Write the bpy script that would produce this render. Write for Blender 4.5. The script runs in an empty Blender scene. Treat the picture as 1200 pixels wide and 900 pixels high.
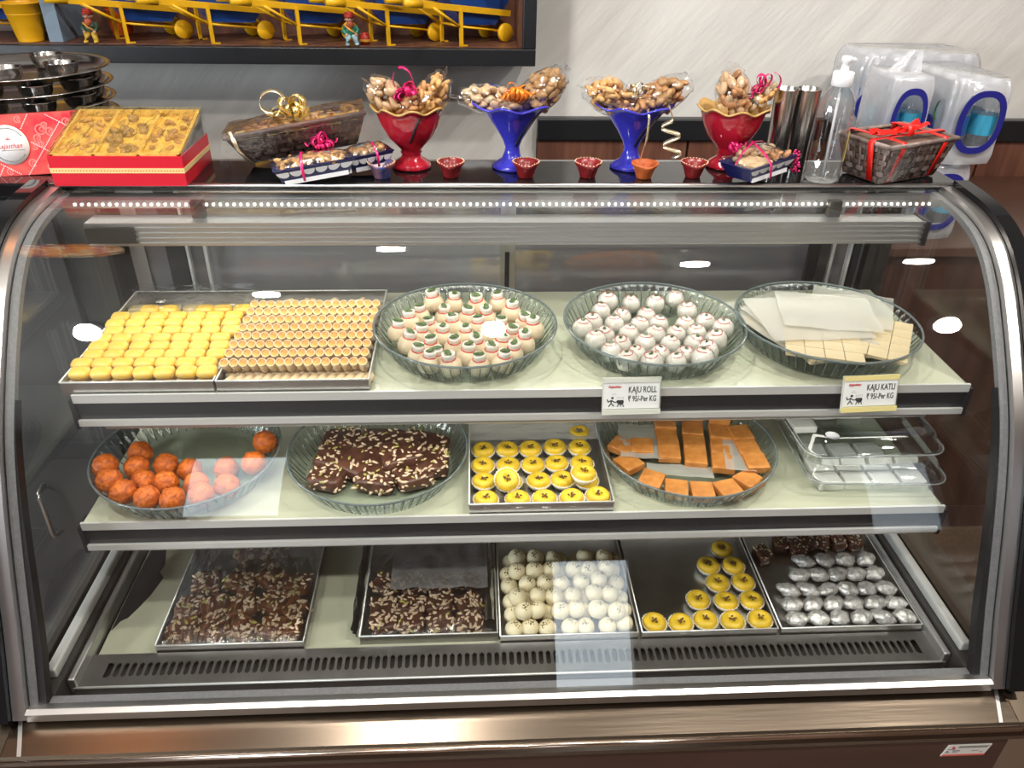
import bpy, bmesh, math, random
from mathutils import Vector, Matrix, noise
PI = math.pi
random.seed(7)
SC = bpy.context.scene
COL = SC.collection

# ---------------------------------------------------------------- camera
cd = bpy.data.cameras.new('camera')
cd.sensor_fit = 'HORIZONTAL'
cd.sensor_width = 36.0
cd.lens = 36.0 * 920 / 1200
cd.clip_start = 0.02
co = bpy.data.objects.new('camera', cd)
COL.objects.link(co)
pit, yaw, rol = math.radians(31.63), math.radians(3.345), math.radians(1.058)
fw = Vector((math.sin(yaw) * math.cos(pit), math.cos(yaw) * math.cos(pit), -math.sin(pit)))
rt = Vector((math.cos(yaw), -math.sin(yaw), 0))
up = rt.cross(fw)
r2 = math.cos(rol) * rt + math.sin(rol) * up
u2 = -math.sin(rol) * rt + math.cos(rol) * up
co.matrix_world = Matrix(((r2.x, u2.x, -fw.x, 0.0), (r2.y, u2.y, -fw.y, 0.0), (r2.z, u2.z, -fw.z, 1.65), (0, 0, 0, 1)))
SC.camera = co

# ---------------------------------------------------------------- light
w = bpy.data.worlds.new('world')
SC.world = w
w.use_nodes = True
bg = w.node_tree.nodes['Background']
bg.inputs[0].default_value = (0.80, 0.90, 1.0, 1)
bg.inputs[1].default_value = 2.2
SC.view_settings.view_transform = 'Standard'
SC.view_settings.look = 'None'
SC.view_settings.gamma = 1.0
SC.view_settings.use_curve_mapping = False
SC.view_settings.exposure = 0.0
SC.cycles.transparent_max_bounces = 32
SC.cycles.max_bounces = 10
SC.cycles.sample_clamp_indirect = 4.0
SC.cycles.caustics_refractive = False
SC.cycles.caustics_reflective = False


def lamp(name, typ, loc, energy, color=(1, 1, 1), size=0.1, size_y=None, aim=(0, 0, -1), spot=None, spread=None):
    ld = bpy.data.lights.new(name, typ)
    ld.energy = energy
    ld.color = color
    if typ == 'AREA':
        ld.size = size
        if size_y:
            ld.shape = 'RECTANGLE'
            ld.size_y = size_y
        if spread:
            ld.spread = spread
    else:
        ld.shadow_soft_size = size
    if typ == 'SPOT':
        ld.spot_size = spot or 2.4
        ld.spot_blend = 0.6
    o = bpy.data.objects.new(name, ld)
    COL.objects.link(o)
    o.location = loc
    o.rotation_euler = Vector(aim).to_track_quat('-Z', 'Y').to_euler()
    return o


# daylight through the shop front behind the camera
day = lamp('shop_front_daylight', 'AREA', (0.3, -2.9, 1.35), 88, (0.86, 0.93, 1.0), 4.4, 2.2, (0, 1, 0.05))
lamp('added_side_fill', 'AREA', (-3.28, -0.6, 1.55), 130, (0.90, 0.95, 1.0), 1.5, 1.3, (1, 0.1, -0.05))  # side fill, added to soften the shade under the wall shelf
# top tube (built below), plus fills added under the two shelf bars
lamp('case_top_strip_light', 'AREA', (0.085, 1.235, 1.155), 0.7, (1.0, 0.97, 0.86), 1.30, 0.03, (0, -0.15, -1))
lamp('case_middle_fill', 'AREA', (0.085, 1.015, 0.948), 0.8, (1.0, 0.97, 0.86), 1.25, 0.02, (0, 0.25, -1))
lamp('case_lower_fill', 'AREA', (0.085, 0.965, 0.758), 0.9, (1.0, 0.97, 0.86), 1.25, 0.02, (0, 0.1, -1))
DOWNLIGHTS = [(-1.58, -0.34), (-0.77, 0.21), (0.09, -0.34), (-0.28, 1.32), (0.80, 0.80), (1.62, 0.85), (2.06, -0.34)]
LAMP_W = 62


# ---------------------------------------------------------------- mesh helper
class MB:
    def __init__(s):
        s.v, s.f, s.m, s.s = [], [], [], []

    def add(s, vs, fs, mi=0, sm=True, M=None):
        b = len(s.v)
        if M is not None:
            vs = [tuple(M @ Vector(p)) for p in vs]
        s.v += [tuple(p) for p in vs]
        for f in fs:
            s.f.append([b + i for i in f])
            s.m.append(mi)
            s.s.append(sm)
        return s

    def box(s, x0, x1, y0, y1, z0, z1, mi=0, M=None, bev=0.0):
        if bev > 0:
            bm = bmesh.new()
            bmesh.ops.create_cube(bm, size=1.0)
            for v in bm.verts:
                v.co = Vector(((x0 + x1) / 2 + v.co.x * (x1 - x0), (y0 + y1) / 2 + v.co.y * (y1 - y0), (z0 + z1) / 2 + v.co.z * (z1 - z0)))
            bmesh.ops.bevel(bm, geom=bm.edges[:], offset=bev, segments=2, profile=0.5, affect='EDGES')
            bm.verts.index_update()
            s.add([v.co[:] for v in bm.verts], [[v.index for v in f.verts] for f in bm.faces], mi, False, M)
            bm.free()
            return s
        vs = [(x0, y0, z0), (x1, y0, z0), (x1, y1, z0), (x0, y1, z0), (x0, y0, z1), (x1, y0, z1), (x1, y1, z1), (x0, y1, z1)]
        return s.add(vs, [(0, 3, 2, 1), (4, 5, 6, 7), (0, 1, 5, 4), (1, 2, 6, 5), (2, 3, 7, 6), (3, 0, 4, 7)], mi, False, M)

    def lathe(s, prof, n=24, mi=0, M=None, fn=None, sm=True, cap0=False, cap1=False):
        vs, fs = [], []
        for (r, z) in prof:
            for i in range(n):
                a = 2 * PI * i / n
                rr, zz = fn(a, r, z) if fn else (r, z)
                vs.append((rr * math.cos(a), rr * math.sin(a), zz))
        for j in range(len(prof) - 1):
            for i in range(n):
                k = (i + 1) % n
                fs.append((j * n + i, j * n + k, (j + 1) * n + k, (j + 1) * n + i))
        if cap0:
            fs.append(tuple(range(n - 1, -1, -1)))
        if cap1:
            fs.append(tuple((len(prof) - 1) * n + i for i in range(n)))
        return s.add(vs, fs, mi, sm, M)

    def tube(s, pts, r, n=8, mi=0, M=None, caps=True, flat=1.0):
        pts = [Vector(p) for p in pts]
        vs, fs = [], []
        ref = Vector((0.13, 0.27, 0.95))
        for i, p in enumerate(pts):
            t = (pts[min(i + 1, len(pts) - 1)] - pts[max(i - 1, 0)]).normalized()
            a = t.cross(ref)
            if a.length < 1e-3:
                a = t.cross(Vector((1, 0, 0)))
            a.normalize()
            b = t.cross(a)
            rr = r[i] if isinstance(r, (list, tuple)) else r
            for k in range(n):
                th = 2 * PI * k / n
                vs.append(tuple(p + a * (rr * math.cos(th)) + b * (rr * flat * math.sin(th))))
        m = len(pts)
        for j in range(m - 1):
            for k in range(n):
                q = (k + 1) % n
                fs.append((j * n + k, j * n + q, (j + 1) * n + q, (j + 1) * n + k))
        if caps:
            fs.append(tuple(range(n - 1, -1, -1)))
            fs.append(tuple((m - 1) * n + k for k in range(n)))
        return s.add(vs, fs, mi, True, M)

    def strip(s, pts, wv, th=0.0006, mi=0, M=None):
        """a ribbon of real thickness along pts, as wide as the vector wv"""
        pts = [Vector(p) for p in pts]
        m = len(pts)
        vs, fs = [], []
        for i, p in enumerate(pts):
            wi = Vector(wv[i] if isinstance(wv, list) else wv) * 0.5
            t = (pts[min(i + 1, m - 1)] - pts[max(i - 1, 0)])
            nn = t.cross(wi)
            nn = nn.normalized() * th * 0.5 if nn.length > 1e-9 else Vector((0, 0, th * 0.5))
            vs += [tuple(p - wi - nn), tuple(p + wi - nn), tuple(p + wi + nn), tuple(p - wi + nn)]
        for j in range(m - 1):
            for k in range(4):
                q = (k + 1) % 4
                fs.append((j * 4 + k, j * 4 + q, (j + 1) * 4 + q, (j + 1) * 4 + k))
        fs += [(3, 2, 1, 0), tuple((m - 1) * 4 + k for k in range(4))]
        return s.add(vs, fs, mi, True, M)

    def prism(s, poly, h0, h1, axis='z', mi=0, M=None, sm=False):
        """poly: 2D points; axis z: (x,y) -> z0..z1 ; axis y: (x,z) ; axis x: (y,z)"""
        n = len(poly)

        def P(p, h):
            return (p[0], p[1], h) if axis == 'z' else ((p[0], h, p[1]) if axis == 'y' else (h, p[0], p[1]))
        vs = [P(p, h0) for p in poly] + [P(p, h1) for p in poly]
        fs = [tuple(range(n - 1, -1, -1)), tuple(range(n, 2 * n))]
        for i in range(n):
            k = (i + 1) % n
            fs.append((i, k, n + k, n + i))
        return s.add(vs, fs, mi, sm, M)

    def ell(s, c, r, nu=12, nv=8, mi=0, M=None, amp=0.0, fr=30.0, seed=0.0, pw=1.0):
        vs, fs = [], []
        for j in range(nv + 1):
            ph = -PI / 2 + PI * j / nv
            for i in range(nu):
                a = 2 * PI * i / nu
                cx, cy, cz = math.cos(ph) * math.cos(a), math.cos(ph) * math.sin(a), math.sin(ph)
                if pw != 1.0:
                    cx, cy, cz = [math.copysign(abs(q) ** pw, q) for q in (cx, cy, cz)]
                d = Vector((cx * r[0], cy * r[1], cz * r[2]))
                k = 1.0
                if amp:
                    k += amp * noise.noise(d * fr + Vector((seed, seed * 1.7, -seed)))
                vs.append((c[0] + d.x * k, c[1] + d.y * k, c[2] + d.z * k))
        for j in range(nv):
            for i in range(nu):
                k = (i + 1) % nu
                fs.append((j * nu + i, j * nu + k, (j + 1) * nu + k, (j + 1) * nu + i))
        return s.add(vs, fs, mi, True, M)

    def grid(s, fn, nu, nv, mi=0, M=None, th=0.0):
        vs = [tuple(fn(i / nu, j / nv)) for j in range(nv + 1) for i in range(nu + 1)]
        fs = [(j * (nu + 1) + i, j * (nu + 1) + i + 1, (j + 1) * (nu + 1) + i + 1, (j + 1) * (nu + 1) + i) for j in range(nv) for i in range(nu)]
        return s.add(vs, fs, mi, True, M)

    def mesh(s, name, mats):
        me = bpy.data.meshes.new(name)
        me.from_pydata(s.v, [], s.f)
        for m in (mats if isinstance(mats, (list, tuple)) else [mats]):
            me.materials.append(m)
        me.polygons.foreach_set('material_index', s.m)
        me.polygons.foreach_set('use_smooth', s.s)
        me.update()
        return me


def link(name, data, parent=None, loc=None, rot=None):
    o = bpy.data.objects.new(name, data)
    COL.objects.link(o)
    if parent is not None:
        o.parent = parent
    if loc is not None:
        o.location = loc
    if rot is not None:
        o.rotation_euler = rot
    return o


def obj(name, mb, mats, parent=None, loc=None, rot=None):
    return link(name, mb.mesh(name, mats), parent, loc, rot)


def tag(o, label, cat, group=None, kind=None):
    o['label'] = label
    o['category'] = cat
    if group:
        o['group'] = group
    if kind:
        o['kind'] = kind
    return o


def thing(name, label, cat, loc=(0, 0, 0), rot=(0, 0, 0), group=None):
    o = bpy.data.objects.new(name, None)
    o.empty_display_size = 0.02
    COL.objects.link(o)
    o.location = loc
    o.rotation_euler = rot
    return tag(o, label, cat, group)


def struct(name, mb, mats, parent=None):
    o = obj(name, mb, mats, parent)
    if parent is None:
        o['kind'] = 'structure'
    return o


KIDS = {}


def kids(o):
    return [c for c in o.children]


def dup(root, loc, rot=(0, 0, 0), label=None, sc=None, group=None):
    r = root.copy()
    COL.objects.link(r)
    r.location = loc
    r.rotation_euler = rot
    if sc is not None:
        r.scale = sc if isinstance(sc, (tuple, list)) else (sc, sc, sc)
    if label:
        r['label'] = label
    if group:
        r['group'] = group
    for c in KIDS.setdefault(root.name, kids(root)):
        d = c.copy()
        COL.objects.link(d)
        d.parent = r
        for g in KIDS.setdefault(c.name, kids(c)):
            e = g.copy()
            COL.objects.link(e)
            e.parent = d
    return r


class Placer:
    """first use moves the prototype itself, the later ones copy it"""

    def __init__(s, make):
        s.make, s.p = make, None

    def put(s, loc, rot=(0, 0, 0), label=None, sc=None, group=None):
        if s.p is None:
            s.p = s.make()
            o = s.p
            o.location, o.rotation_euler = loc, rot
            if sc is not None:
                o.scale = sc if isinstance(sc, (tuple, list)) else (sc, sc, sc)
            if label:
                o['label'] = label
            if group:
                o['group'] = group
            KIDS[o.name] = kids(o)
            for c in KIDS[o.name]:
                KIDS[c.name] = kids(c)
            return o
        return dup(s.p, loc, rot, label, sc, group)


ORD = ['first', 'second', 'third', 'fourth', 'fifth', 'sixth', 'seventh', 'eighth', 'ninth', 'tenth', 'eleventh', 'twelfth', 'thirteenth',
       'fourteenth', 'fifteenth', 'sixteenth', 'seventeenth', 'eighteenth']


# ---------------------------------------------------------------- materials
def mat(name, col, rough=0.5, metal=0.0, spec=0.5, var=0.0, scale=40.0, bump=0.0, bscale=None, col2=None, coat=0.0, sss=0.0, trans=0.0, stretch=None, detail=3.0, rot=None):
    m = bpy.data.materials.new(name)
    m.use_nodes = True
    nt = m.node_tree
    b = nt.nodes['Principled BSDF']
    b.inputs['Base Color'].default_value = (*col, 1)
    b.inputs['Roughness'].default_value = rough
    b.inputs['Metallic'].default_value = metal
    b.inputs['Specular IOR Level'].default_value = spec
    b.inputs['Coat Weight'].default_value = coat
    if sss:
        b.inputs['Subsurface Weight'].default_value = sss
        b.inputs['Subsurface Radius'].default_value = (0.01, 0.006, 0.003)
        b.inputs['Subsurface Scale'].default_value = 0.4
    if trans:
        b.inputs['Transmission Weight'].default_value = trans
    if var or bump or col2:
        tc = nt.nodes.new('ShaderNodeTexCoord')
        mp = nt.nodes.new('ShaderNodeMapping')
        nt.links.new(tc.outputs['Object'], mp.inputs[0])
        if stretch:
            mp.inputs['Scale'].default_value = stretch
        if rot:
            mp.inputs['Rotation'].default_value = rot
            mp.vector_type = 'TEXTURE'
        nz = nt.nodes.new('ShaderNodeTexNoise')
        nz.inputs['Scale'].default_value = scale
        nz.inputs['Detail'].default_value = detail
        nt.links.new(mp.outputs[0], nz.inputs['Vector'])
        if var or col2:
            cr = nt.nodes.new('ShaderNodeValToRGB')
            c1 = col2 or tuple(max(0, c * (1 - var)) for c in col)
            cr.color_ramp.elements[0].position = 0.36
            cr.color_ramp.elements[0].color = (*c1, 1)
            cr.color_ramp.elements[1].position = 0.64
            cr.color_ramp.elements[1].color = (*col, 1)
            nt.links.new(nz.outputs['Fac'], cr.inputs[0])
            nt.links.new(cr.outputs[0], b.inputs['Base Color'])
        if bump:
            n2 = nt.nodes.new('ShaderNodeTexNoise')
            n2.inputs['Scale'].default_value = bscale or scale
            n2.inputs['Detail'].default_value = 4
            nt.links.new(mp.outputs[0], n2.inputs['Vector'])
            bp = nt.nodes.new('ShaderNodeBump')
            bp.inputs['Strength'].default_value = bump
            bp.inputs['Distance'].default_value = 0.002
            nt.links.new(n2.outputs['Fac'], bp.inputs['Height'])
            nt.links.new(bp.outputs[0], b.inputs['Normal'])
    return m


def clear(name, tint=(1, 1, 1), base=0.02, edge=1.0, rough=0.0, body=None, bodyf=0.0, bump=0.0, bscale=60.0, stretch=None, ior=1.5, glossc=(1, 1, 1)):
    """thin clear pane or film: transparent seen square on, mirror-like at a grazing angle"""
    m = bpy.data.materials.new(name)
    m.use_nodes = True
    nt = m.node_tree
    nt.nodes.clear()
    out = nt.nodes.new('ShaderNodeOutputMaterial')
    tr = nt.nodes.new('ShaderNodeBsdfTransparent')
    tr.inputs[0].default_value = (*tint, 1)
    gl = nt.nodes.new('ShaderNodeBsdfGlossy')
    gl.inputs['Color'].default_value = (*glossc, 1)
    gl.inputs['Roughness'].default_value = rough
    # Schlick's law from the facing angle: the same on both sides of a pane
    fr = nt.nodes.new('ShaderNodeLayerWeight')
    fr.inputs[0].default_value = 0.5
    pw = nt.nodes.new('ShaderNodeMath')
    pw.operation = 'POWER'
    pw.inputs[1].default_value = 5.0
    nt.links.new(fr.outputs['Facing'], pw.inputs[0])
    f0 = ((ior - 1) / (ior + 1)) ** 2
    ma = nt.nodes.new('ShaderNodeMath')
    ma.operation = 'MULTIPLY_ADD'
    ma.use_clamp = True
    ma.inputs[1].default_value = edge * (1 - f0)
    ma.inputs[2].default_value = base + edge * f0
    nt.links.new(pw.outputs[0], ma.inputs[0])
    mx = nt.nodes.new('ShaderNodeMixShader')
    nt.links.new(ma.outputs[0], mx.inputs[0])
    src = tr
    if body:
        di = nt.nodes.new('ShaderNodeBsdfDiffuse')
        di.inputs[0].default_value = (*body, 1)
        m2 = nt.nodes.new('ShaderNodeMixShader')
        m2.inputs[0].default_value = bodyf
        nt.links.new(tr.outputs[0], m2.inputs[1])
        nt.links.new(di.outputs[0], m2.inputs[2])
        src = m2
    nt.links.new(src.outputs[0], mx.inputs[1])
    nt.links.new(gl.outputs[0], mx.inputs[2])
    nt.links.new(mx.outputs[0], out.inputs[0])
    if bump:
        tc = nt.nodes.new('ShaderNodeTexCoord')
        mp = nt.nodes.new('ShaderNodeMapping')
        nt.links.new(tc.outputs['Object'], mp.inputs[0])
        if stretch:
            mp.inputs['Scale'].default_value = stretch
        nz = nt.nodes.new('ShaderNodeTexNoise')
        nz.inputs['Scale'].default_value = bscale
        nz.inputs['Detail'].default_value = 3
        nt.links.new(mp.outputs[0], nz.inputs['Vector'])
        bp = nt.nodes.new('ShaderNodeBump')
        bp.inputs['Strength'].default_value = bump
        bp.inputs['Distance'].default_value = 0.004
        nt.links.new(nz.outputs['Fac'], bp.inputs['Height'])
        nt.links.new(bp.outputs[0], gl.inputs['Normal'])
        nt.links.new(bp.outputs[0], fr.inputs['Normal'])
    return m


def emit(name, col, strength):
    m = bpy.data.materials.new(name)
    m.use_nodes = True
    nt = m.node_tree
    nt.nodes.clear()
    out = nt.nodes.new('ShaderNodeOutputMaterial')
    e = nt.nodes.new('ShaderNodeEmission')
    e.inputs[0].default_value = (*col, 1)
    e.inputs[1].default_value = strength
    nt.links.new(e.outputs[0], out.inputs[0])
    return m


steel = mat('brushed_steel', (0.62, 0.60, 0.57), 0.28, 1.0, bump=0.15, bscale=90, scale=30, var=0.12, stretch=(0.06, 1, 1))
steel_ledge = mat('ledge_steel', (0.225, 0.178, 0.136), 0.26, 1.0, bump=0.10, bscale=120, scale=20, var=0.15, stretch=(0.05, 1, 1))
alu = mat('aluminium', (0.86, 0.86, 0.84), 0.34, 0.5)
alu_soft = mat('satin_aluminium', (0.60, 0.60, 0.60), 0.42, 1.0, bump=0.2, bscale=60, stretch=(0.05, 1, 1))
chrome = mat('chrome', (0.74, 0.71, 0.69), 0.30, 1.0)
dark_steel = mat('dark_tray_steel', (0.36, 0.35, 0.34), 0.34, 1.0, var=0.15, scale=25)
tray_steel = mat('tray_steel', (0.66, 0.65, 0.63), 0.30, 1.0, var=0.1, scale=30)
black_gloss = mat('black_gloss', (0.008, 0.008, 0.009), 0.06, 0.0, 0.5)
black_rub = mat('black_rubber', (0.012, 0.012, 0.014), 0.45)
dark_int = mat('dark_lining', (0.045, 0.042, 0.04), 0.4)
gasket = mat('grey_gasket', (0.20, 0.20, 0.21), 0.5, var=0.2, scale=200)
pale_glass = mat('pale_green_glass', (0.49, 0.50, 0.38), 0.16, 0.0, 0.5, var=0.06, scale=6)
base_brown = mat('brown_laminate', (0.075, 0.035, 0.025), 0.3, 0.0, 0.5, var=0.3, scale=5, stretch=(0.3, 1, 3))
wood = mat('brown_wood_panel', (0.20, 0.085, 0.055), 0.35, col2=(0.12, 0.05, 0.035), scale=7, stretch=(6, 6, 0.5), detail=6)
wood_dark = mat('dark_wood', (0.095, 0.04, 0.028), 0.4, col2=(0.05, 0.022, 0.016), scale=7, stretch=(6, 6, 0.5), detail=6)
wood_shelf = mat('shelf_wood', (0.17, 0.07, 0.04), 0.4, col2=(0.10, 0.04, 0.025), scale=9, stretch=(5, 5, 0.6), detail=6)
black_paint = mat('black_paint', (0.014, 0.015, 0.018), 0.32, 0.0, 0.5, bump=0.1, bscale=50)
plaster = mat('plaster', (0.83, 0.81, 0.775), 0.7, var=0.09, scale=9, bump=0.7, bscale=26, rot=(0.0, 0.75, 0.0), stretch=(0.35, 1, 2.2))
floor_m = mat('floor_tile', (0.13, 0.085, 0.06), 0.35, var=0.25, scale=3)
ceil_m = mat('ceiling_paint', (0.50, 0.46, 0.41), 0.8)
wall_side = mat('side_wall_wood', (0.17, 0.095, 0.07), 0.5, col2=(0.11, 0.06, 0.045), scale=4, stretch=(3, 3, 0.4))
glass_front = clear('front_glass', (0.985, 0.992, 0.988), 0.0, 1.0)
glass_side = clear('side_glass', (0.96, 0.975, 0.965), 0.0, 1.0)
glass_door = clear('door_glass', (0.80, 0.82, 0.85), 0.05, 1.3, 0.03, (0.36, 0.36, 0.38), 0.50)  # grey diffuse body stands in for the glare on the back panes
glass_win = clear('window_glass', (0.97, 0.98, 0.98), 0.0, 1.0)
film = clear('cling_film', (0.985, 0.985, 0.985), 0.06, 2.0, 0.14, bump=0.9, bscale=70, stretch=(1, 1, 1))
film_tight = clear('stretched_film', (0.98, 0.98, 0.98), 0.15, 2.4, 0.12, bump=1.0, bscale=26, stretch=(6, 1, 1))
led_m = emit('led_white', (1.0, 0.98, 0.86), 9.0)
down_m = emit('downlight_white', (1.0, 0.97, 0.92), 45.0)


def dish_glass():
    m = bpy.data.materials.new('dish_glass')
    m.use_nodes = True
    nt = m.node_tree
    nt.nodes.clear()
    out = nt.nodes.new('ShaderNodeOutputMaterial')
    tr = nt.nodes.new('ShaderNodeBsdfTransparent')
    tr.inputs[0].default_value = (0.93, 0.96, 0.95, 1)
    gl = nt.nodes.new('ShaderNodeBsdfGlossy')
    gl.inputs['Roughness'].default_value = 0.03
    gl.inputs['Color'].default_value = (0.92, 0.96, 0.97, 1)
    dk = nt.nodes.new('ShaderNodeBsdfTransparent')
    dk.inputs[0].default_value = (0.08, 0.13, 0.14, 1)
    lw = nt.nodes.new('ShaderNodeLayerWeight')
    lw.inputs[0].default_value = 0.5
    pw = nt.nodes.new('ShaderNodeMath')
    pw.operation = 'POWER'
    pw.inputs[1].default_value = 3.5
    nt.links.new(lw.outputs['Facing'], pw.inputs[0])
    m1 = nt.nodes.new('ShaderNodeMixShader')
    nt.links.new(pw.outputs[0], m1.inputs[0])
    nt.links.new(tr.outputs[0], m1.inputs[1])
    nt.links.new(dk.outputs[0], m1.inputs[2])
    p5 = nt.nodes.new('ShaderNodeMath')
    p5.operation = 'POWER'
    p5.inputs[1].default_value = 5.0
    nt.links.new(lw.outputs['Facing'], p5.inputs[0])
    fr = nt.nodes.new('ShaderNodeMath')
    fr.operation = 'MULTIPLY_ADD'
    fr.inputs[1].default_value = 0.9
    fr.inputs[2].default_value = 0.04
    nt.links.new(p5.outputs[0], fr.inputs[0])
    m2 = nt.nodes.new('ShaderNodeMixShader')
    nt.links.new(fr.outputs[0], m2.inputs[0])
    nt.links.new(m1.outputs[0], m2.inputs[1])
    nt.links.new(gl.outputs[0], m2.inputs[2])
    nt.links.new(m2.outputs[0], out.inputs[0])
    return m


glass_dish = dish_glass()


def text_mesh(name, s, size, m, parent, M, ext=0.0003, sx=1.0, shear=0.0, align='CENTER', bold=0.0):
    cu = bpy.data.curves.new(name, 'FONT')
    cu.body = s
    cu.size = size
    cu.extrude = ext
    cu.shear = shear
    cu.offset = bold
    cu.align_x = align
    cu.align_y = 'CENTER'
    cu.resolution_u = 3
    t = bpy.data.objects.new(name + '_tmp', cu)
    COL.objects.link(t)
    dg = bpy.context.evaluated_depsgraph_get()
    me = bpy.data.meshes.new_from_object(t.evaluated_get(dg))
    bpy.data.objects.remove(t)
    me.transform(Matrix.Diagonal((sx, 1, 1, 1)))
    me.transform(M)
    me.materials.clear()
    me.materials.append(m)
    return link(name, me, parent)


def upright(x, y, z, tilt=0.0, yawz=0.0):
    """text standing up and facing -y, leaned back by tilt"""
    return Matrix.Translation((x, y, z)) @ Matrix.Rotation(yawz, 4, 'Z') @ Matrix.Rotation(PI / 2 - tilt, 4, 'X')

# ================================================================ the room
mb = MB().box(-3, 3, -2.6, 2.6, -0.1, 0.0)
struct('floor', mb, floor_m)
mb = MB().box(-3, 3, -2.6, 2.6, 2.8, 2.9)
struct('ceiling', mb, ceil_m)
wb = struct('wall_back', MB().box(-3, 3, 2.4, 2.6, 0, 2.8), plaster)
struct('wall_left', MB().box(-3.2, -3, -2.6, -1.4, 0, 2.8).box(-3.2, -3, 0.2, 2.6, 0, 2.8).box(-3.2, -3, -1.4, 0.2, 0, 0.9).box(-3.2, -3, -1.4, 0.2, 2.2, 2.8), wall_side)
w3 = struct('added_window', MB().box(-3.15, -3.05, -1.4, -1.35, 0.9, 2.2).box(-3.15, -3.05, 0.15, 0.2, 0.9, 2.2).box(-3.15, -3.05, -1.35, 0.15, 0.9, 0.95).box(-3.15, -3.05, -1.35, 0.15, 2.15, 2.2), wood_dark)  # invented opening in the left wall that lets the added side fill in
obj('pane', MB().box(-3.11, -3.10, -1.35, 0.15, 0.95, 2.15), glass_win, w3)
struct('wall_right', MB().box(3, 3.2, -2.6, 2.6, 0, 2.8), wall_side)
mb = MB()
OPEN = [(-1.78, -1.10, 1.25, 2.25), (0.40, 0.95, 0.0, 2.1), (2.35, 2.92, 0.95, 1.95)]
xs = [-3.0, -1.78, -1.10, 0.40, 0.95, 2.35, 2.92, 3.0]
for i in range(7):
    if i % 2 == 0:
        mb.box(xs[i], xs[i + 1], -2.75, -2.6, 0, 2.8)
    else:
        o_ = OPEN[i // 2]
        mb.box(o_[0], o_[1], -2.75, -2.6, o_[3], 2.8)
        if o_[2] > 0:
            mb.box(o_[0], o_[1], -2.75, -2.6, 0, o_[2])
struct('wall_front', mb, wall_side)
for k, (nm, o_) in enumerate((('window_1', OPEN[0]), ('door_1', OPEN[1]), ('window_2', OPEN[2]))):
    f = MB()
    t = 0.05
    zb = o_[2] + t
    f.box(o_[0], o_[0] + t, -2.72, -2.63, o_[2], o_[3])
    f.box(o_[1] - t, o_[1], -2.72, -2.63, o_[2], o_[3])
    f.box(o_[0] + t, o_[1] - t, -2.72, -2.63, o_[3] - t, o_[3])
    f.box(o_[0] + t, o_[1] - t, -2.72, -2.63, o_[2], o_[2] + t)
    if nm == 'door_1':
        f.box(o_[0] + t, o_[1] - t, -2.71, -2.64, 0.80, o_[3] - t)
    fo = struct(nm, f, wood_dark)
    obj('pane', MB().box(o_[0] + t, o_[1] - t, -2.68, -2.67, o_[2] + t, 0.80 if nm == 'door_1' else o_[3] - t), glass_win, fo)
# wainscot boards and the black rail on the wall behind the counter
px = [0.2, 0.66, 1.12, 1.58, 2.04, 2.52, 3.0]
pan = MB().box(px[0], px[-1], 2.385, 2.4, 0, 1.042)
wain = struct('trim_2', pan, wood_dark)
pm = MB().box(0.0, 0.452, -0.012, 0, 0.0, 1.04).mesh('wood_panel', wood)
for i in range(6):
    o = link('wood_panel', pm, wain, (px[i] + 0.002, 2.385, 0.002))
    if i == 5:
        o.scale.x = 1.04
struct('trim_1', MB().box(0.2, 3.0, 2.362, 2.4, 1.042, 1.106, bev=0.004), black_paint)

# ceiling downlights
def make_downlight():
    t = thing('downlight', 'round recessed white downlight in the ceiling', 'ceiling light', group='ceiling downlights')
    obj('trim_ring', MB().lathe([(0.075, 0.0), (0.075, -0.008), (0.046, -0.010), (0.046, 0.0)], 24), mat('white_ring', (0.8, 0.8, 0.8), 0.4), t)
    obj('diffuser', MB().lathe([(0.0, -0.004), (0.046, -0.004)], 24), down_m, t)
    return t


dl = Placer(make_downlight)
DLL = ['over the case end by the printed box', 'between the case and the window', 'by the shop door', 'over the wall shelf', 'over the clay lamps', 'over the water packs', 'by the second window']
for (x, y), lb in zip(DOWNLIGHTS, DLL):
    dl.put((x, y, 2.8), label='round recessed white downlight in the ceiling ' + lb)
    lamp('downlight_lamp', 'SPOT', (x, y, 2.77), LAMP_W, (1.0, 0.95, 0.87), 0.05, spot=2.6)

# a lit mosaic drum lamp over the far case end (the photo shows its reflection in the curved glass)
ml = thing('mosaic_lamp', 'round orange and pink mosaic lamp under the ceiling, seen mirrored in the glass', 'ceiling lamp', (-1.36, 1.30, 2.795))
obj('lamp_body', MB().lathe([(0.0, 0.0), (0.205, 0.0), (0.205, -0.085), (0.0, -0.085)], 40), wood_dark, ml)
mt = [emit('mosaic_orange', (1.0, 0.33, 0.04), 5.0), emit('mosaic_pink', (0.9, 0.12, 0.16), 3.0), emit('mosaic_cream', (1.0, 0.72, 0.42), 5.0)]
for r_ in range(5):
    n = 8 + 6 * r_
    for q in range(n):
        a0, a1 = 2 * PI * (q + 0.06) / n, 2 * PI * (q + 0.94) / n
        ra, rb_ = 0.006 + r_ * 0.040, 0.040 + r_ * 0.040
        obj('mosaic_piece', MB().prism([(ra * math.cos(a0), ra * math.sin(a0)), (rb_ * math.cos(a0), rb_ * math.sin(a0)), (rb_ * math.cos(a1), rb_ * math.sin(a1)), (ra * math.cos(a1), ra * math.sin(a1))], -0.0875, -0.0852), mt[random.choice((0, 0, 1, 2))], ml)

# ================================================================ the display case
XL, XR = -0.668, 0.812
BASE = Vector((0.072, 1.08, 0))
case = thing('display_case', 'long refrigerated sweet counter with curved glass front and steel ledge', 'display case', BASE)


def cp(name, m_, mats, parent=None):
    o = obj(name, m_, mats, parent or case)
    if parent is None:
        o.location = -BASE
    return o


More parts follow.
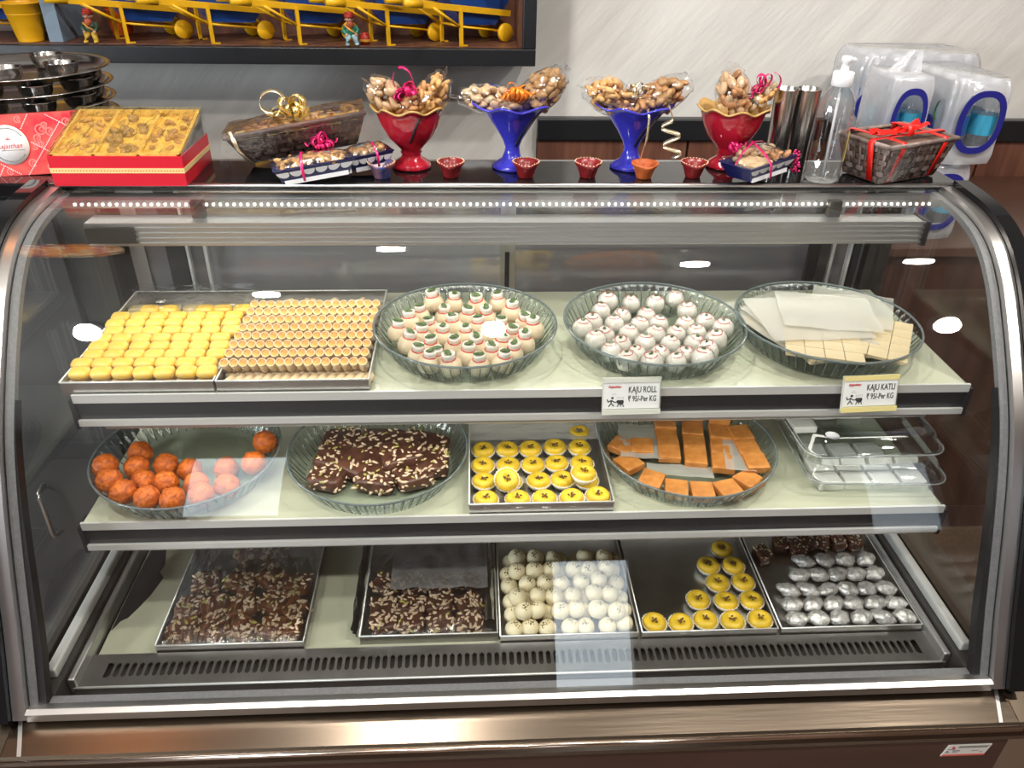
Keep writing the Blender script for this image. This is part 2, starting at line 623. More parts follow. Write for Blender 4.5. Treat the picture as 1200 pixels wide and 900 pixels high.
KEY = [(1.30, 1.2365), (1.20, 1.228), (1.13, 1.205), (1.075, 1.163), (1.027, 1.108), (0.98, 1.047), (0.938, 0.985), (0.905, 0.922), (0.877, 0.86), (0.846, 0.785), (0.818, 0.715), (0.792, 0.655), (0.768, 0.600)]


def smooth_path(K, n=5):
    out = []
    for i in range(len(K) - 1):
        p0, p1, p2, p3 = [Vector(K[max(0, min(len(K) - 1, j))]) for j in (i - 1, i, i + 1, i + 2)]
        for q in range(n):
            t = q / n
            out.append(0.5 * ((2 * p1) + (p2 - p0) * t + (2 * p0 - 5 * p1 + 4 * p2 - p3) * t * t + (3 * p1 - p0 - 3 * p2 + p3) * t ** 3))
    out.append(Vector(K[-1]))
    return out


PROF = smooth_path(KEY)


def offs(P, d):
    out = []
    for i, p in enumerate(P):
        t = (P[min(i + 1, len(P) - 1)] - P[max(i - 1, 0)]).normalized()
        out.append(p + Vector((t.y, -t.x)) * d)      # path runs towards the viewer and down: this side is outward
    return out


n0 = offs(PROF, 0.01)
OUT = 1.0 if n0[30].x < PROF[30].x else -1.0


def band(m_, x0, x1, d0, d1, P=None, mi=0, taper=None):
    P = P or PROF
    A, B = offs(P, d0 * OUT), offs(P, d1 * OUT)
    m = len(P)

    def run(f0, f1, sm):
        vs = []
        for a, b in zip(A, B):
            vs += [f0(a, b), f1(a, b)]
        m_.add(vs, [(2 * j, 2 * j + 1, 2 * j + 3, 2 * j + 2) for j in range(m - 1)], mi, sm)
    b0 = len(m_.v)
    run(lambda a, b: (x1, a.x, a.y), lambda a, b: (x0, a.x, a.y), True)
    run(lambda a, b: (x0, b.x, b.y), lambda a, b: (x1, b.x, b.y), True)
    run(lambda a, b: (x0, a.x, a.y), lambda a, b: (x0, b.x, b.y), False)
    run(lambda a, b: (x1, b.x, b.y), lambda a, b: (x1, a.x, a.y), False)
    for a, b in ((A[0], B[0]), (A[-1], B[-1])):
        m_.add([(x0, a.x, a.y), (x1, a.x, a.y), (x1, b.x, b.y), (x0, b.x, b.y)], [(0, 1, 2, 3)], mi, False)
    if taper:
        # narrows towards the top of the path, down to nothing at its first point
        top, bot = P[0].y, P[-1].y
        for i in range(b0, len(m_.v)):
            x, y, z = m_.v[i]
            k = min(1.0, max(0.02, (top - z) / (top - bot) * 1.3))
            edge = x0 if taper < 0 else x1
            m_.v[i] = (edge + (x - edge) * k, y, z)
    return m_


# lower body
cp('base_cabinet', MB().box(-0.70, 0.845, 0.725, 1.46, 0.06, 0.545, bev=0.004), base_brown)
cp('plinth', MB().box(-0.66, 0.80, 0.77, 1.44, 0.0, 0.06), black_rub)
led = MB()
led.prism([(0.775, 0.598), (0.775, 0.586), (0.722, 0.577), (0.714, 0.570), (0.710, 0.560), (0.712, 0.549), (0.722, 0.545), (1.40, 0.545), (1.40, 0.555), (0.80, 0.56)], -0.694, 0.840, 'x')
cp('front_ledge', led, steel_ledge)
cp('ledge_highlight', MB().tube([(-0.694, 0.7142, 0.5722), (0.840, 0.7142, 0.5722)], 0.0042, 12), mat('ledge_highlight_metal', (0.80, 0.66, 0.55), 0.18, 1.0))  # tube added to put a bright highlight along the ledge nosing
for sx, (a, b) in ((0, (-0.7155, -0.6945)), (1, (0.8405, 0.906))):
    s_ = MB().prism([(0.775, 0.592), (0.722, 0.577), (0.714, 0.570), (0.710, 0.560), (0.712, 0.549), (0.722, 0.545), (1.46, 0.545), (1.46, 0.592)], a, b, 'x')
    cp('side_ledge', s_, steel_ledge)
for (x0, x1, y1) in ((-0.694, -0.640, 1), (0.80, 0.840, 1)):
    ms = MB()
    if x0 < 0:
        ms.prism([(-0.690, 0.776), (-0.684, 0.776), (-0.664, 0.722), (-0.670, 0.722)], 0.5775, 0.5865, 'z')
    else:
        ms.prism([(0.834, 0.776), (0.828, 0.776), (0.808, 0.722), (0.814, 0.722)], 0.5775, 0.5865, 'z')
    for i, v in enumerate(ms.v):
        zt = 0.577 + (v[1] - 0.722) / 0.053 * 0.009
        ms.v[i] = (v[0], v[1], zt + (0.0008 if v[2] > 0.58 else -0.002))
    cp('mitre_seam', ms, alu_soft)

# steel strip that holds the glass at the bottom, and its seal
cp('bottom_frame', MB().prism([(0.764, 0.598), (0.764, 0.613), (0.772, 0.616), (0.785, 0.612), (0.785, 0.598)], -0.668, 0.812, 'x'), chrome)
cp('bottom_seal', MB().box(-0.656, 0.80, 0.785, 0.80, 0.598, 0.609), gasket)

# curved front pane and flat end panes
cp('front_glass', band(MB(), XL + 0.001, XR - 0.001, -0.006, 0.0), glass_front)
poly = [(p.x, p.y) for p in PROF] + [(0.79, 0.60), (1.452, 0.60), (1.452, 1.234)]
for a in (XL - 0.010, XR + 0.005):
    cp('end_glass', MB().prism(poly, a, a + 0.005, 'x'), glass_side)
    e = MB()
    x0, x1 = (XL - 0.020, XL - 0.001) if a < 0 else (XR + 0.001, XR + 0.021)
    cp('end_frame', band(e, x0, x1, -0.012, 0.005), chrome)
    x0, x1 = (XL - 0.048, XL - 0.021) if a < 0 else (XR + 0.022, XR + 0.048)
    cp('end_cover', band(MB(), x0, x1, -0.03, 0.014), black_gloss)
    x0, x1 = (XL + 0.0005, XL + 0.013) if a < 0 else (XR - 0.013, XR - 0.0005)
    cp('end_seal', band(MB(), x0, x1, -0.016, -0.0065), gasket)
    x0, x1 = (XL + 0.013, XL + 0.024) if a < 0 else (XR - 0.024, XR - 0.013)
    cp('seal_channel', band(MB(), x0, x1, -0.024, -0.008, PROF[26:], 0, -1 if a < 0 else 1), black_rub)
    # the steel skirt below the end pane and the pale rail along it
    s = -1 if a < 0 else 1
    xo = XL if a < 0 else XR
    cp('side_skirt', MB().box(min(xo, xo - s * 0.028), max(xo, xo - s * 0.028), 0.80, 1.45, 0.565, 0.612), dark_int)
    cp('side_rail', MB().box(min(xo - s * 0.004, xo - s * 0.020), max(xo - s * 0.004, xo - s * 0.020), 0.83, 1.44, 0.612, 0.630, bev=0.003), alu)
    cp('side_rail', MB().box(min(xo - s * 0.030, xo - s * 0.042), max(xo - s * 0.030, xo - s * 0.042), 0.83, 1.44, 0.575, 0.606, bev=0.003), alu_soft)

# floor of the case
cp('well', MB().box(-0.668, 0.812, 0.79, 1.452, 0.5605, 0.567), dark_int)
cp('deck', MB().box(-0.622, 0.766, 0.8955, 1.44, 0.567, 0.580), pale_glass)
g = MB()
gx0, gx1, n = -0.595, 0.748, 110
g.box(-0.632, 0.776, 0.877, 0.8925, 0.5845, 0.5865)
g.box(-0.632, 0.776, 0.832, 0.849, 0.5845, 0.5865)
g.box(-0.632, gx0, 0.849, 0.877, 0.5845, 0.5865)
g.box(gx1, 0.776, 0.849, 0.877, 0.5845, 0.5865)
st = (gx1 - gx0) / n
for i in range(1, n):
    x = gx0 + i * st
    hw, r = st * 0.19, st * 0.30
    g.prism([(x - hw - r, 0.849), (x + hw + r, 0.849), (x + hw, 0.8525), (x + hw, 0.8735), (x + hw + r, 0.877), (x - hw - r, 0.877), (x - hw, 0.8735), (x - hw, 0.8525)], 0.5845, 0.5865)
g.box(-0.632, 0.776, 0.830, 0.832, 0.571, 0.5865)
g.box(-0.632, 0.776, 0.8925, 0.8945, 0.567, 0.5865)
cp('grille_panel', g, dark_steel)
cp('grille_lip', MB().tube([(-0.632, 0.831, 0.586), (0.776, 0.831, 0.586)], 0.0022, 8), alu)


# shelves
def shelf(z, yf, x0, x1, back, lb1):
    s = cp('shelf', MB().box(x0, x1, yf + 0.004, back, z - 0.008, z, bev=0.002), pale_glass)
    cp('front_lip', MB().box(x0, x1, yf, yf + 0.004, z - 0.010, z + 0.004), alu, s)
    cp('price_channel', MB().box(x0, x1, yf + 0.004, yf + 0.012, z - 0.042, z - 0.0085), black_rub, s)
    cp('bottom_lip', MB().prism([(yf - 0.002, z - 0.050), (yf + 0.016, z - 0.050), (yf + 0.016, z - 0.044), (yf + 0.002, z - 0.040), (yf - 0.002, z - 0.040)], x0, x1, 'x'), alu, s)
    cp('light_bar', MB().box(x0 + 0.03, lb1, yf + 0.010, yf + 0.034, z - 0.064, z - 0.0505, bev=0.002), alu_soft, s)
    for xx in (x0 - 0.006, x1):
        cp('end_cap', MB().box(xx, xx + 0.006, yf - 0.001, yf + 0.03, z - 0.055, z - 0.004), black_rub, s)
    for xx in (x0 + 0.01, x1 - 0.02):
        cp('bracket', MB().prism([(yf + 0.05, z - 0.009), (back + 0.03, z - 0.009), (back + 0.03, z - 0.06), (back - 0.02, z - 0.05), (yf + 0.08, z - 0.02)], xx, xx + 0.006, 'x'), black_rub, s)
    return s


Z1, Z2, Z3 = 1.015, 0.820, 0.580
shelf(Z1, 1.005, -0.592, 0.776, 1.365, 0.728)
shelf(Z2, 0.945, -0.606, 0.764, 1.365, 0.724)
# the lamp housing under the top: a ribbed aluminium bar
lf = MB()
lf.box(-0.612, 0.757, 1.222, 1.262, 1.166, 1.204)
for k in range(5):
    zz = 1.168 + k * 0.0085
    lf.box(-0.600, 0.757, 1.2185, 1.222, zz, zz + 0.0035)
lfo = cp('lamp_housing', lf, alu_soft)
cp('housing_clip', MB().box(-0.612, -0.535, 1.2170, 1.2215, 1.172, 1.198), dark_int, lfo)
cp('housing_end', MB().box(0.757, 0.765, 1.216, 1.262, 1.164, 1.206), black_rub, lfo)
cp('tube', MB().tube([(-0.59, 1.240, 1.1645), (0.74, 1.240, 1.1645)], 0.004, 8), led_m, lfo)
for x in (-0.45, 0.60):
    cp('hanger', MB().box(x, x + 0.02, 1.245, 1.258, 1.204, 1.231), dark_int, lfo)
# slab on top
ts = cp('top_slab', MB().box(-0.700, 0.845, 1.302, 1.43, 1.231, 1.245), black_gloss)
cp('slab_edge', MB().tube([(-0.69, 1.299, 1.2415), (0.84, 1.299, 1.2415)], 0.0034, 10), chrome, ts)
cp('slab_channel', MB().box(-0.66, 0.80, 1.264, 1.30, 1.215, 1.228), alu_soft, ts)
l_ = MB()
for i in range(130):
    x = -0.64 + i * 0.0110
    l_.box(x, x + 0.0030, 1.2625, 1.264, 1.219, 1.2225)
ls = cp('led_strip', l_, led_m, ts)
ls['kind'] = 'stuff'
# sliding doors at the back and the posts between them
cp('back_post', MB().box(-0.70, -0.655, 1.452, 1.49, 0.56, 1.245), dark_int)
cp('back_post', MB().box(0.80, 0.845, 1.452, 1.49, 0.56, 1.245), dark_int)
cp('back_top_rail', MB().box(-0.655, 0.80, 1.432, 1.49, 1.195, 1.231), alu_soft)
cp('back_bottom_rail', MB().box(-0.655, 0.80, 1.445, 1.49, 0.56, 0.62), alu_soft)
for (xa, xb, ya) in ((-0.655, 0.085, 1.452), (0.06, 0.80, 1.472)):
    dr = cp('sliding_door', MB().box(xa, xa + 0.028, ya, ya + 0.016, 0.62, 1.195).box(xb - 0.028, xb, ya, ya + 0.016, 0.62, 1.195).box(xa + 0.028, xb - 0.028, ya, ya + 0.016, 0.62, 0.645).box(xa + 0.028, xb - 0.028, ya, ya + 0.016, 1.165, 1.195), alu_soft)
    cp('pane', MB().box(xa + 0.028, xb - 0.028, ya + 0.005, ya + 0.010, 0.645, 1.165), glass_door, dr)
    cp('pull', MB().box(xb - 0.019, xb - 0.010, ya - 0.003, ya - 0.0003, 0.98, 1.06), black_rub, dr)
for (xa, xb, mm) in ((-0.580, -0.545, dark_int), (-0.543, -0.538, alu), (-0.510, -0.504, alu), (0.672, 0.690, black_rub), (0.692, 0.712, dark_int), (0.716, 0.722, alu), (0.752, 0.757, alu), (0.762, 0.774, black_rub)):
    cp('back_stile', MB().box(xa, xb, 1.434, 1.446, 0.62, 1.195), mm)
# the maker's sticker on the brown front
sk = cp('sticker', MB().prism([(0.7415, 0.4925), (0.812, 0.4925), (0.818, 0.520), (0.7475, 0.520)], 0.7235, 0.7249, 'y'), mat('sticker_white', (0.74, 0.70, 0.64), 0.5))
cp('sticker_band', MB().prism([(0.7416, 0.4926), (0.812, 0.4926), (0.8129, 0.4966), (0.7425, 0.4966)], 0.7229, 0.7234, 'y'), mat('sticker_red', (0.62, 0.12, 0.09), 0.5), sk)
ink = mat('print_ink', (0.03, 0.03, 0.03), 0.6)
ink_grey = mat('print_grey', (0.22, 0.21, 0.20), 0.6)
ink_red = mat('print_red', (0.55, 0.04, 0.05), 0.6)
text_mesh('logo_letter', 'a', 0.010, ink_red, sk, upright(0.7565, 0.7232, 0.5145), bold=0.0004)
tx = MB()
for (xa, xb, zz, h) in ((0.765, 0.815, 0.5165, 0.0012), (0.764, 0.812, 0.5132, 0.0022), (0.748, 0.760, 0.5090, 0.0013), (0.757, 0.769, 0.5050, 0.0020), (0.747, 0.750, 0.5045, 0.0018), (0.746, 0.752, 0.5012, 0.0018), (0.757, 0.766, 0.5015, 0.0012), (0.788, 0.800, 0.5050, 0.0010), (0.802, 0.808, 0.5010, 0.0010)):
    x = xa
    while x < xb:
        wd = random.uniform(0.001, 0.0035)
        tx.box(x, min(x + wd, xb), 0.7229, 0.7234, zz, zz + h)
        x += wd + 0.0007
cp('fine_print', tx, ink_grey, sk)

# ================================================================ trays and dishes
def make_tray(w_, d_, h_, m_=tray_steel):
    t = thing('steel_tray', '', 'tray')
    th = 0.0012
    b = MB().box(0, w_, 0, d_, 0, th)
    b.box(0, w_, 0, th, th, h_).box(0, w_, d_ - th, d_, th, h_).box(0, th, th, d_ - th, th, h_).box(w_ - th, w_, th, d_ - th, th, h_)
    obj('pan', b, m_, t)
    r = 0.0016
    obj('rolled_rim', MB().tube([(0, 0, h_), (w_, 0, h_), (w_, d_, h_), (0, d_, h_), (0, 0, h_)], r, 6), alu, t)
    return t


def tray(x0, x1, y0, y1, z, h_, label, m_=tray_steel, rot=0.0):
    t = make_tray(x1 - x0, y1 - y0, h_, m_)
    t.location = (x0, y0, z + 0.0003)
    t.rotation_euler = (0, 0, rot)
    t['label'] = label
    t['group'] = 'steel trays of sweets'
    return t


tA = tray(-0.606, -0.385, 1.0118, 1.326, Z1, 0.022, 'steel tray holding rows of bright yellow sweets on the top shelf')
tB = tray(-0.381, -0.156, 1.0118, 1.326, Z1, 0.022, 'steel tray full of cashew rolls on the top shelf beside a glass dish')
tC = tray(-0.008, 0.221, 0.951, 1.200, Z2, 0.022, 'steel tray of yellow cup sweets on the middle shelf')
t1 = tray(-0.526, -0.286, 0.897, 1.190, Z3, 0.020, 'dark steel tray of nut bars under film near the torn black sheet', dark_steel)
t2 = tray(-0.194, 0.036, 0.905, 1.200, Z3, 0.020, 'foil-wrapped steel tray of dark nut bars next to the cream balls', dark_steel)
t3 = tray(0.041, 0.274, 0.897, 1.200, Z3, 0.020, 'steel tray filled with cream peda balls on the case floor', tray_steel)
t4 = tray(0.281, 0.515, 0.897, 1.200, Z3, 0.020, 'half-empty steel tray with a few yellow cup sweets', tray_steel)
t5 = tray(0.521, 0.768, 0.897, 1.200, Z3, 0.020, 'steel tray of silver-leaf sweets by the end pane', tray_steel)


def make_dish():
    t = thing('glass_dish', '', 'glass dish', group='ribbed glass dishes')
    N = 240

    def rib(a, r, z):
        if z > 0.0075 and z < 0.040 and r > 0.118:
            k = math.cos(a * 60)
            return r + 0.0024 * (k if k > 0 else k * 0.5), z
        return r, z
    prof = [(0.0, 0.0), (0.112, 0.0), (0.118, 0.001), (0.1225, 0.004), (0.126, 0.008), (0.132, 0.018), (0.139, 0.030), (0.1445, 0.0395), (0.1480, 0.0430), (0.150, 0.0455),
            (0.1475, 0.0470), (0.1450, 0.0440), (0.1405, 0.0395), (0.1355, 0.030), (0.1285, 0.018), (0.1220, 0.008), (0.116, 0.0048), (0.110, 0.0040), (0.0, 0.0040)]
    obj('bowl', MB().lathe(prof, N, fn=rib), glass_dish, t)
    ri = MB()
    for q in range(60):
        an = 2 * PI * (q + 0.5) / 60
        ri.tube([(r_ * math.cos(an), r_ * math.sin(an), z_) for r_, z_ in ((0.1230, 0.0045), (0.1268, 0.009), (0.1325, 0.018), (0.1394, 0.030), (0.1455, 0.0405))], 0.0009, 5)
    obj('ribs', ri, mat('rib_glass', (0.22, 0.28, 0.29), 0.1, 0.0, 0.6, trans=0.5), t)['kind'] = 'stuff'
    obj('rim', MB().tube([(0.1490 * math.cos(2 * PI * i / 72), 0.1490 * math.sin(2 * PI * i / 72), 0.0462) for i in range(73)], 0.0019, 8, caps=False), mat('rim_glass', (0.30, 0.36, 0.37), 0.06, 0.0, 0.6, trans=0.6), t)
    return t


dishP = Placer(make_dish)
for (x, y, z, lb) in ((-0.011, 1.150, Z1, 'ribbed glass dish of pistachio-topped cream sweets on the top shelf'),
                      (0.301, 1.150, Z1, 'ribbed glass dish of round film-wrapped cashew sweets behind the roll sign'),
                      (0.593, 1.150, Z1, 'ribbed glass dish of cashew slabs between butter papers'),
                      (-0.473, 1.074, Z2, 'ribbed glass dish of orange laddu balls on the middle shelf'),
                      (-0.160, 1.074, Z2, 'ribbed glass dish of chocolate nut bark on the middle shelf'),
                      (0.364, 1.076, Z2, 'ribbed glass dish of orange fudge bars on the middle shelf')):
    dishP.put((x, y, z + 0.0003), label=lb)

# ================================================================ sweets
yel = mat('yellow_sweet', (0.88, 0.52, 0.035), 0.35, col2=(0.80, 0.56, 0.16), scale=70, bump=0.5, bscale=140)
yel_pale = mat('pale_sweet_edge', (0.80, 0.66, 0.36), 0.45, var=0.2, scale=90)
cream = mat('cream_sweet', (0.70, 0.58, 0.40), 0.5, var=0.16, scale=60, bump=0.3, bscale=120)
cream2 = mat('milk_sweet', (0.80, 0.71, 0.47), 0.45, var=0.10, scale=60, bump=0.2, bscale=120)
white_cream = mat('white_cream', (0.74, 0.71, 0.63), 0.4, var=0.08, scale=80)
pist = mat('pistachio', (0.10, 0.17, 0.045), 0.5, var=0.5, scale=200)
crumbs = mat('pistachio_crumb', (0.20, 0.15, 0.035), 0.6, var=0.5, scale=300)
redm = mat('saffron_red', (0.55, 0.05, 0.03), 0.5)
roll_fill = mat('roll_filling', (0.80, 0.40, 0.07), 0.5, col2=(0.55, 0.24, 0.06), scale=160, bump=0.5, bscale=200)
roll_skin = mat('roll_skin', (0.80, 0.63, 0.40), 0.5, var=0.2, scale=80, bump=0.2, bscale=150)
laddu_m = mat('laddu_orange', (0.66, 0.155, 0.010), 0.55, col2=(0.36, 0.065, 0.004), scale=160, bump=1.0, bscale=190)
choc = mat('chocolate', (0.11, 0.042, 0.024), 0.38, col2=(0.055, 0.02, 0.012), scale=60, bump=0.4, bscale=90)
datem = mat('date_fudge', (0.22, 0.075, 0.024), 0.28, col2=(0.055, 0.018, 0.009), scale=70, bump=0.5, bscale=90)
nutm = mat('nut_pieces', (0.72, 0.58, 0.42), 0.45, col2=(0.52, 0.36, 0.22), scale=120)
nut_green = mat('green_nut_pieces', (0.45, 0.42, 0.10), 0.5, var=0.3, scale=120)
burfi = mat('orange_fudge', (0.56, 0.235, 0.055), 0.5, col2=(0.43, 0.155, 0.03), scale=50, bump=0.3, bscale=120)
ycup = mat('yellow_cup_sweet', (0.84, 0.56, 0.035), 0.4, var=0.22, scale=50, bump=0.25, bscale=100)
paper_cup = mat('white_paper_cup', (0.78, 0.76, 0.66), 0.6)
silver = mat('silver_leaf', (0.80, 0.80, 0.79), 0.34, 0.55, col2=(0.50, 0.47, 0.43), scale=110, bump=1.0, bscale=230)
kaju = mat('cashew_fudge', (0.56, 0.455, 0.28), 0.45, var=0.08, scale=30)
butter = clear('butter_paper', (1, 1, 1), 0.0, 0.35, 0.35, (0.54, 0.53, 0.48), 0.50)
wrapm = clear('sweet_wrap', (0.98, 0.98, 0.98), 0.03, 1.7, 0.08, bump=0.8, bscale=120)

# --- yellow pieces, tray A
pv = [MB().ell((0, 0, 0.0072), (0.0153, 0.0110, 0.0068), 16, 8, pw=0.55, amp=0.05, fr=60, seed=k).mesh('yellow_sweet', [yel if k else yel_pale]) for k in range(5)]
for r in range(10):
    y = 1.026 + (r - 1) * 0.0262 if r else 1.0275
    for c in range(7):
        if r == 9 and c in (0, 3):
            continue
        x = -0.5885 + 0.0312 * c + random.uniform(-0.0012, 0.0012) + 0.0045 * math.sin(r * 2.3)
        z = Z1 + 0.0018 + (0.0165 if r else 0.0)
        o = link('yellow_sweet', pv[0] if r == 0 else pv[1 + random.randrange(4)], None, (x, y + (0.009 if r else 0), z), (random.uniform(0.10, 0.22) if r else 0, 0, random.uniform(-0.05, 0.05)))
        if r == 0:
            tag(o, 'pale yellow sweet low against the tray front, %s from the cashew roll tray' % ORD[6 - c], 'sweet', 'yellow sweets')
        else:
            tag(o, 'bright yellow oblong sweet, %s row from the front, %s from the roll tray' % (ORD[r - 1], ORD[6 - c]), 'sweet', 'yellow sweets')
# lower layer that carries the upper one
sup = MB()
for r in range(10):
    for c in range(7):
        sup.ell((-0.588 + 0.031 * c, 1.046 + 0.0255 * r, Z1 + 0.0095), (0.0148, 0.0122, 0.0078), 8, 6, pw=0.45)
tag(obj('yellow_sweet_layer', sup, yel_pale), 'lower layer of pale yellow sweets packed beneath the upper rows', 'sweets', 'yellow sweets', 'stuff')


# --- cashew rolls, tray B
def roll_mesh(k):
    m_ = MB()
    n = 12
    prof = [(0.0069, 0.0), (0.0073, 0.0012), (0.0073, 0.025), (0.0068, 0.026)]
    R = Matrix.Rotation(-PI / 2, 4, 'X')
    sq = random.uniform(0.0, 0.07)
    m_.lathe(prof, n, 0, R, fn=lambda a, r, z: (r * (1 + sq * math.cos(4 * a)), z))
    m_.lathe([(0.0069, 0.0), (0.0055, 0.0002)], n, 0, R)
    m_.lathe([(0.0055, 0.0002), (0.0052, 0.0016), (0.003, 0.0006), (0.0, 0.0012)], n, 1, R, fn=lambda a, r, z: (r, z + 0.0008 * noise.noise(Vector((r * 900 * math.cos(a), r * 900 * math.sin(a), k * 3.1)))))
    m_.lathe([(0.0068, 0.026), (0.0, 0.0255)], n, 1, R)
    return m_.mesh('cashew_roll', [roll_skin, roll_fill])


rv = [roll_mesh(k) for k in range(5)]
for r in range(10):
    y = 1.036 + (r - 1) * 0.0285 if r else 1.0185
    for c in range(16):
        if r == 9 and c not in (3, 6, 7, 9, 12, 13):
            continue
        x = -0.3715 + 0.01372 * c + random.uniform(-0.0006, 0.0006)
        zz = Z1 + 0.0095 + (0.0142 if r else 0.0) + random.uniform(0, 0.0007)
        if r == 0:
            o = link('cashew_roll', rv[c % 5], None, (x, y, zz), (0, 0, -0.35))
            tag(o, 'pale cashew roll lying low against the tray front, %s from the yellow sweets' % ORD[c], 'sweet', 'cashew rolls')
        else:
            o = link('cashew_roll', rv[random.randrange(5)], None, (x, y - (0.003 if r == 9 else 0), zz + (0.016 if r < 9 else 0.001)), (random.uniform(-0.95, -0.80) if r < 9 else -0.2, 0, random.uniform(-0.06, 0.06) + (random.uniform(-0.7, 0.7) if r == 9 else 0)))
            tag(o, ('loose cashew roll on top at the tray back, %s place from the yellow sweets' % ORD[c]) if r == 9 else 'cashew roll with orange filling, %s row from the front, %s from the yellow sweets' % (ORD[r - 1], ORD[c]), 'sweet', 'cashew rolls')
sup = MB()
for r in range(8):
    for c in range(16):
        sup.tube([(-0.3715 + 0.01372 * c, 1.046 + 0.031 * r, Z1 + 0.0086), (-0.3715 + 0.01372 * c, 1.0755 + 0.031 * r, Z1 + 0.0086)], 0.0068, 8)
tag(obj('cashew_roll_layer', sup, roll_skin), 'lower layer of cashew rolls packed beneath the upper rows', 'sweets', 'cashew rolls', 'stuff')


def hexrows(cx, cy, R, sp, jit):
    rows = []
    ny = int(R / (sp * 0.866)) + 1
    for j in range(-ny, ny + 1):
        row = []
        yy = j * sp * 0.866
        for i in range(-8, 9):
            xx = (i + (0.5 if j % 2 else 0)) * sp
            if math.hypot(xx, yy) <= R:
                row.append((cx + xx + random.uniform(-jit, jit), cy + yy + random.uniform(-jit, jit)))
        if row:
            rows.append(row)
    return rows


# --- pistachio topped cream sweets, dish 1
def make_cream():
    t = thing('pistachio_cream_sweet', '', 'sweet', group='pistachio-topped cream sweets')
    obj('body', MB().lathe([(0.010, 0.0), (0.0165, 0.003), (0.0178, 0.010), (0.0165, 0.018), (0.0125, 0.0245), (0.0100, 0.0265), (0.0, 0.0268)], 16, fn=lambda a, r, z: (r * (1 + 0.04 * noise.noise(Vector((3 * math.cos(a), 3 * math.sin(a), z * 150)))), z)), cream, t)
    obj('red_ring', MB().tube([(0.0102 * math.cos(q * PI / 8), 0.0102 * math.sin(q * PI / 8), 0.0262 + 0.0005 * math.sin(q * 2)) for q in range(17)], 0.0011, 6), redm, t)
    obj('cream_collar', MB().lathe([(0.0096, 0.0255), (0.0098, 0.0310), (0.0102, 0.0355), (0.0088, 0.0362), (0.0070, 0.0335), (0.0, 0.033)], 14, fn=lambda a, r, z: (r * (1 + 0.06 * math.sin(3 * a)), z)), white_cream, t)
    p = MB()
    for q in range(7):
        a = random.uniform(0, 6.28)
        rr = random.uniform(0, 0.005)
        p.ell((rr * math.cos(a), rr * math.sin(a), 0.0362 + 0.0007 * q * 0.5), (0.0056, 0.0034, 0.0014), 7, 4)
    obj('pistachio_slices', p, pist, t)
    return t


cp1 = Placer(make_cream)
for j, row in enumerate(hexrows(-0.011, 1.148, 0.119, 0.0385, 0.003)):
    for i, (x, y) in enumerate(row):
        d = math.hypot(x + 0.011, y - 1.140)
        z = Z1 + 0.0052 + max(0, (d - 0.080)) * 0.32
        cp1.put((x, y, z), (random.uniform(-0.14, 0.14), random.uniform(-0.14, 0.14), random.uniform(0, 6.28)),
                'pistachio-topped cream sweet, %s row from the dish front, %s from the cashew rolls' % (ORD[j], ORD[i]), random.uniform(0.94, 1.06))


# --- wrapped round sweets, dish 2
def make_round():
    t = thing('round_cashew_sweet', '', 'sweet', group='wrapped round cashew sweets')
    obj('body', MB().lathe([(0.008, 0.0), (0.0150, 0.004), (0.0174, 0.012), (0.0160, 0.021), (0.0110, 0.0275), (0.0050, 0.0300), (0.0, 0.0304)], 16), white_cream, t)
    obj('red_ring', MB().tube([(0.0095 * math.cos(q * PI / 8), 0.0095 * math.sin(q * PI / 8), 0.0285) for q in range(15)], 0.0008, 5), redm, t)
    obj('pistachio_dot', MB().ell((0, 0, 0.0318), (0.0040, 0.0032, 0.0020), 8, 5, amp=0.2, fr=300), pist, t)
    obj('wrapper', MB().lathe([(0.0100, 0.0015), (0.0165, 0.004), (0.0188, 0.012), (0.0174, 0.022), (0.0120, 0.0295), (0.0060, 0.0330), (0.0, 0.0342)], 18, fn=lambda a, r, z: (r * (1 + 0.05 * noise.noise(Vector((4 * math.cos(a), 4 * math.sin(a), z * 160)))), z)), wrapm, t)
    return t


cp2 = Placer(make_round)
for j, row in enumerate(hexrows(0.301, 1.148, 0.119, 0.0395, 0.003)):
    for i, (x, y) in enumerate(row):
        if j == 5 and i in (3,):
            continue
        d = math.hypot(x - 0.301, y - 1.142)
        z = Z1 + 0.0052 + max(0, (d - 0.080)) * 0.32
        cp2.put((x, y, z), (random.uniform(-0.18, 0.18), random.uniform(-0.18, 0.18), random.uniform(0, 6.28)),
                'film-wrapped round cashew sweet, %s row from the dish front, %s from the pistachio dish' % (ORD[j], ORD[i]), random.uniform(0.95, 1.06))

# --- cashew slabs between papers, dish 3


def make_slab(nx, ny, s_):
    t = thing('cashew_slab', '', 'sweet', group='cashew slabs')
    s_ = 0.0295
    pm_ = MB().box(0.0004, s_ - 0.0004, 0.0004, s_ - 0.0004, 0, 0.0055, bev=0.0006).mesh('piece', kaju)
    for i in range(nx):
        for j in range(ny):
            link('piece', pm_, t, (i * s_ - nx * s_ / 2, j * s_ - ny * s_ / 2, random.uniform(0, 0.0006)))
    return t


